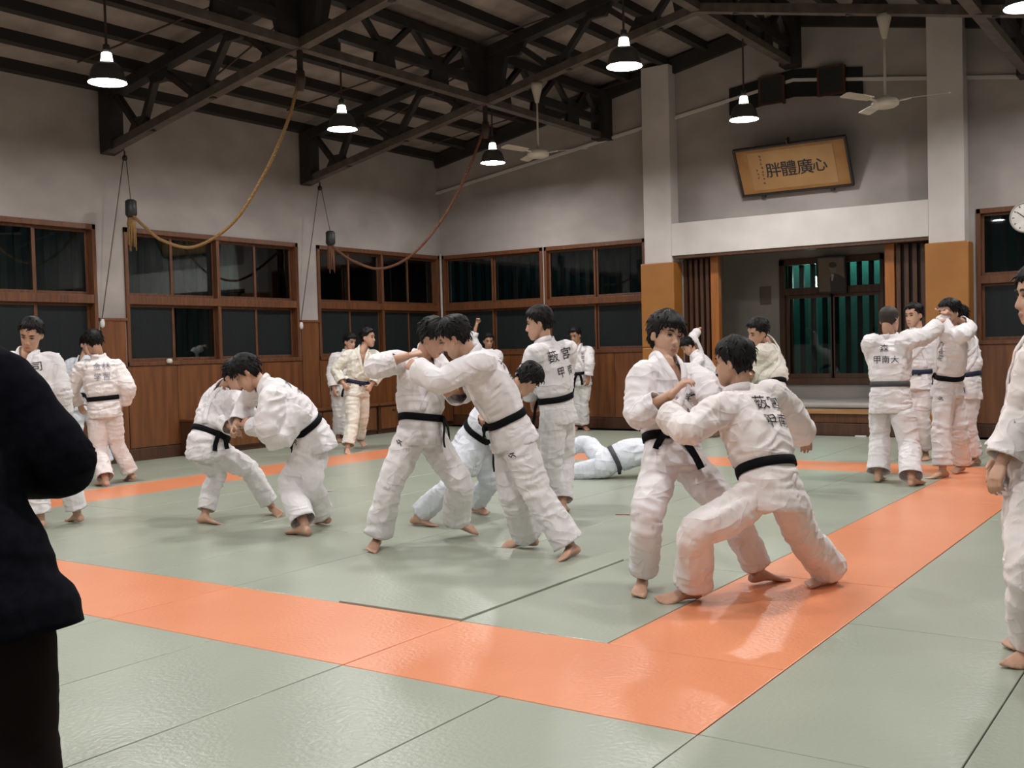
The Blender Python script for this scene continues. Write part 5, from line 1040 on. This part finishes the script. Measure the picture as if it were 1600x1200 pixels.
    # neck hole and the open V at the chest
    vd=P.get('vneck',.78); du=T.fr(1.0)[0]; s=(V-T.c(1.095))@du; q=np.linalg.norm((V-T.c(1.095))-s[:,None]*du,axis=1); kill|=(s>-.004)&(q<.11)&(s<.10); pl.append((T.c(1.095),du,.1))
    wv=np.clip((t-vd)/(1.05-vd),0,1)*.058*k
    def segd(A,B):
        D_=B-A; u_=np.clip(((V-A)@D_)/(D_@D_),0,1); return np.linalg.norm(V-A-u_[:,None]*D_,axis=1)
    arm=np.min([segd(J['e'+a],J['w'+a]) for a in'LR']+[segd(J['s'+a]*.5+J['e'+a]*.5,J['e'+a]) for a in'LR'],axis=0)
    dmax=np.interp(t,P['sect'][0],P['sect'][2])+.025
    kill|=(fo>.02)&(t>vd)&(np.abs(la)<wv)&(arm>.105)&(fo<dmax)&(np.linalg.norm(V-T.c(.9),axis=1)<.24)
    bvf=[tuple(f) for f in F]; bv=BVHTree.FromPolygons([Vector(p) for p in V],bvf)
    V2,F2=cut(V.copy(),F,kill,pl)
    jm=M['suit'] if suit else M[P.get('cloth','gi')]
    jk=sheet('jacket',V2,F2,[jm],root); md=jk.modifiers.new('thickness','SOLIDIFY'); md.thickness=.006; md.offset=-1
    def surf(t,ang,out=.0):
        d,L,f=T.fr(t); c=T.c(t); W=interp(P['sect'][0],P['sect'][1],t); Dp=interp(P['sect'][0],P['sect'][2],t)
        cc,ss=math.cos(ang),math.sin(ang); cc=math.copysign(abs(cc)**(2/2.3),cc); ss=math.copysign(abs(ss)**(2/2.3),ss)
        return c+L*W*cc+f*Dp*ss, nrm(L*cc*Dp+f*ss*W)
    def snap(p,n,off):
        h=bv.ray_cast(Vector(p+n*.06),Vector(-n),.16)
        if h[0] is None: h=bv.find_nearest(Vector(p))
        if h[0] is None or np.linalg.norm(np.array(h[0])-p)>.05: return p+n*(off+.006)
        q=np.array(h[0]); nn=np.array(h[1]); nn=nn if nn@n>0 else -nn
        return q+nrm(nn+n)*off
    # lapels: from the nape round the neck and down across the chest to the belt
    if P.get('lapel',True):
        for side in(1,-1):
            rows=[]
            def fx(t_,x_):
                W_=interp(P['sect'][0],P['sect'][1],t_); return math.degrees(math.acos(min(.97,(x_/W_))**(2.3/2)))
            sg_=lambda g_: g_ if side>0 else 180-g_
            path=[(1.10,-90),(1.10,sg_(-60)),(1.09,sg_(-15)),(1.06,sg_(20))]
            for t_ in np.linspace(1.02,vd+.02,5): path.append((t_,sg_(fx(t_,(t_-vd)/(1.05-vd)*.058*k+.009))))
            path+=[(vd-.03,90),(vd*.6+.12,90+side*14),(vd*.35+.19,90+side*24),(.30,90+side*32)]
            if suit: path=[(a_,(b_ if a_>.8 else 90)) for a_,b_ in path]
            u=np.linspace(0,len(path)-1,34); tt=np.interp(u,range(len(path)),[a_ for a_,b_ in path]); aa=np.radians(np.interp(u,range(len(path)),[b_ for a_,b_ in path]))
            wd=.024
            pc=[surf(a,b) for a,b in zip(tt,aa)]; cen=np.array([p for p,n in pc])
            vs=[];fs=[]
            for i in range(34):
                tg=nrm(cen[min(i+1,33)]-cen[max(i-1,0)]); n=pc[i][1]; sd=nrm(np.cross(tg,n))
                lift=.003+(.004 if side>0 else 0)
                pts=[]
                for q_,e in((-1,-.004),(-.9,.007),(0,.010),(.9,.007),(1,-.004)):
                    pts.append(snap(cen[i]+sd*q_*wd,n,lift+e) if tt[i]<1.03 else cen[i]+sd*q_*wd*.9+n*(lift+e))
                vs+=pts
            V3=np.array(vs).reshape(34,5,3)
            for _ in range(2): V3[1:-1]=.5*V3[1:-1]+.25*(V3[:-2]+V3[2:])
            vs=V3.reshape(-1,3)
            for i in range(33):
                for j in range(4): fs.append((i*5+j,i*5+j+1,i*5+j+6,i*5+j+5))
            sheet('lapel',vs,fs,[jm],jk).modifiers.new('t','SOLIDIFY').thickness=.004
    # belt
    if not suit:
        bm_=M[P.get('belt','belt')]; n=40; hh=.0225*k; vs=[];fs=[]
        d0,L0,f0=T.fr(BELT_T)
        for j,(o,e) in enumerate(((-1,.004),(-1,.012),(0,.013),(1,.012),(1,.004))):
            for i in range(n):
                p,nn=surf(BELT_T,2*math.pi*i/n); ss=math.sin(2*math.pi*i/n); vs.append(p+nn*(e+.001)+d0*o*hh+d0*(-.018*ss if ss>0 else 0)*k)
        for j in range(4):
            for i in range(n): i2=(i+1)%n; fs.append((j*n+i,j*n+i2,(j+1)*n+i2,(j+1)*n+i))
        be=sheet('belt',vs,fs,[bm_],root); be.modifiers.new('t','SOLIDIFY').thickness=.004
        ka=math.radians(P.get('knot',90)); p,nn=surf(BELT_T,ka); p=p+nn*.022-d0*.02*k; sd=np.cross(nn,d0)
        S=Shell(); S.loft([p-sd*.036*k,p-sd*.022*k,p,p+sd*.022*k,p+sd*.036*k],[d0]*5,[nn]*5,[x*k for x in(.012,.024,.027,.024,.012)],[x*k for x in(.008,.015,.019,.015,.008)],12,2.6)
        sheet('belt_knot',S.v,S.f,[bm_],be)
        for s_,ln in((1,P.get('tailL',.26)),(-1,P.get('tailR',.22))):
            dwn=np.array([0,0,-1.]); vs=[];fs=[]; dd=nrm(sd*s_*P.get('splay',.75)+dwn*.75+nn*.15); cur=p+sd*s_*.028*k+nn*.004
            wv=nrm(np.cross(dd,nn)); N_=8
            for i in range(N_):
                q_=cur; off=nn*(.006*math.sin(i*.9))
                for a,b in((-1,0),(1,0),(1,1),(-1,1)): vs.append(q_+off+wv*a*.021*k+nn*b*.006)
                dd=nrm(dd*.86+dwn*.14); wv=nrm(np.cross(dd,nn)); cur=cur+dd*ln/(N_-1)*k
            for i in range(N_-1):
                for j in range(4): j2=(j+1)%4; fs.append((i*4+j,i*4+j2,i*4+4+j2,i*4+4+j))
            fs+=[(3,2,1,0),tuple((N_-1)*4+j for j in range(4))]
            tl=sheet('belt_tail',vs,fs,[bm_],be,smooth=False)
            if s_==P.get('goldtail',0):
                i=N_-2; c=cur-dd*.055*k+nn*.0085; S=Shell(); S.loft([c-dd*.014,c+dd*.014],[wv]*2,[nn]*2,[.009]*2,[.002]*2,4); sheet('gold_embroidery',S.v,S.f,[M['gold']],be)
    # lettering on jacket, marks on trousers
    vs=[];fs=[]
    for txt,where,cx,ct,sz,vert in P.get('text',()):
        for i,ch in enumerate(txt):
            gv,gf=glyph(ch)
            fw=1 if where=='chest' else -1
            d,L,f=T.fr(ct); rt=L*(1 if fw>0 else -1)   # reader's right
            step=sz*1.15
            ox=cx+(0 if vert else (i-(len(txt)-1)/2)*step); oy=-(i*step if vert else 0); o=len(vs)
            Dq=interp(P['sect'][0],P['sect'][2],ct)+.05
            for p in gv:
                q_=T.c(ct)+rt*(ox+p[0]*sz)+d*(oy+p[1]*sz); h=bv.ray_cast(Vector(q_+f*fw*Dq),Vector(-f*fw),.2)
                vs.append(np.array(h[0])+f*fw*.006 if h[0] is not None else q_+f*fw*.13)
            fs+=[tuple(a+o for a in t_) for t_ in gf]
    if vs: sheet('lettering',vs,fs,[M[P.get('inkm','ink')]],jk,smooth=False)
    for s_,side,frac in P.get('marks',()):
        a,b=J['h'+s_],J['k'+s_]; c=a*(1-frac)+b*frac; ax=nrm(b-a); outv=np.array(side,float); outv=nrm(outv-ax*(outv@ax)); sd=np.cross(ax,outv)
        bt=BVHTree.FromPolygons([Vector(p) for p in V_t],F_t) if False else None
        tv=[Vector(v.co) for v in tro.data.vertices]; bt=BVHTree.FromPolygons(tv,[tuple(p.vertices) for p in tro.data.polygons])
        S=[];Fm=[]
        for (x0,y0,x1,y1) in((-.028,-.012,-.006,.010),(-.006,.010,.006,-.006),(.006,-.006,.028,.014),(-.022,.016,.016,.020)):
            dx,dy=x1-x0,y1-y0; l=math.hypot(dx,dy); nx,ny=-dy/l*.0035,dx/l*.0035; o=len(S)
            for (xx,yy) in((x0+nx,y0+ny),(x1+nx,y1+ny),(x1-nx,y1-ny),(x0-nx,y0-ny)):
                q_=c+sd*xx-ax*yy; h=bt.ray_cast(Vector(q_+outv*.3),Vector(-outv),.34); S.append(np.array(h[0])+outv*.004 if h[0] is not None else q_+outv*.1)
            Fm.append((o,o+1,o+2,o+3))
        sheet('stitched_mark',S,Fm,[M['mark']],tro,smooth=False)
for P in PERSONS: finish(P)
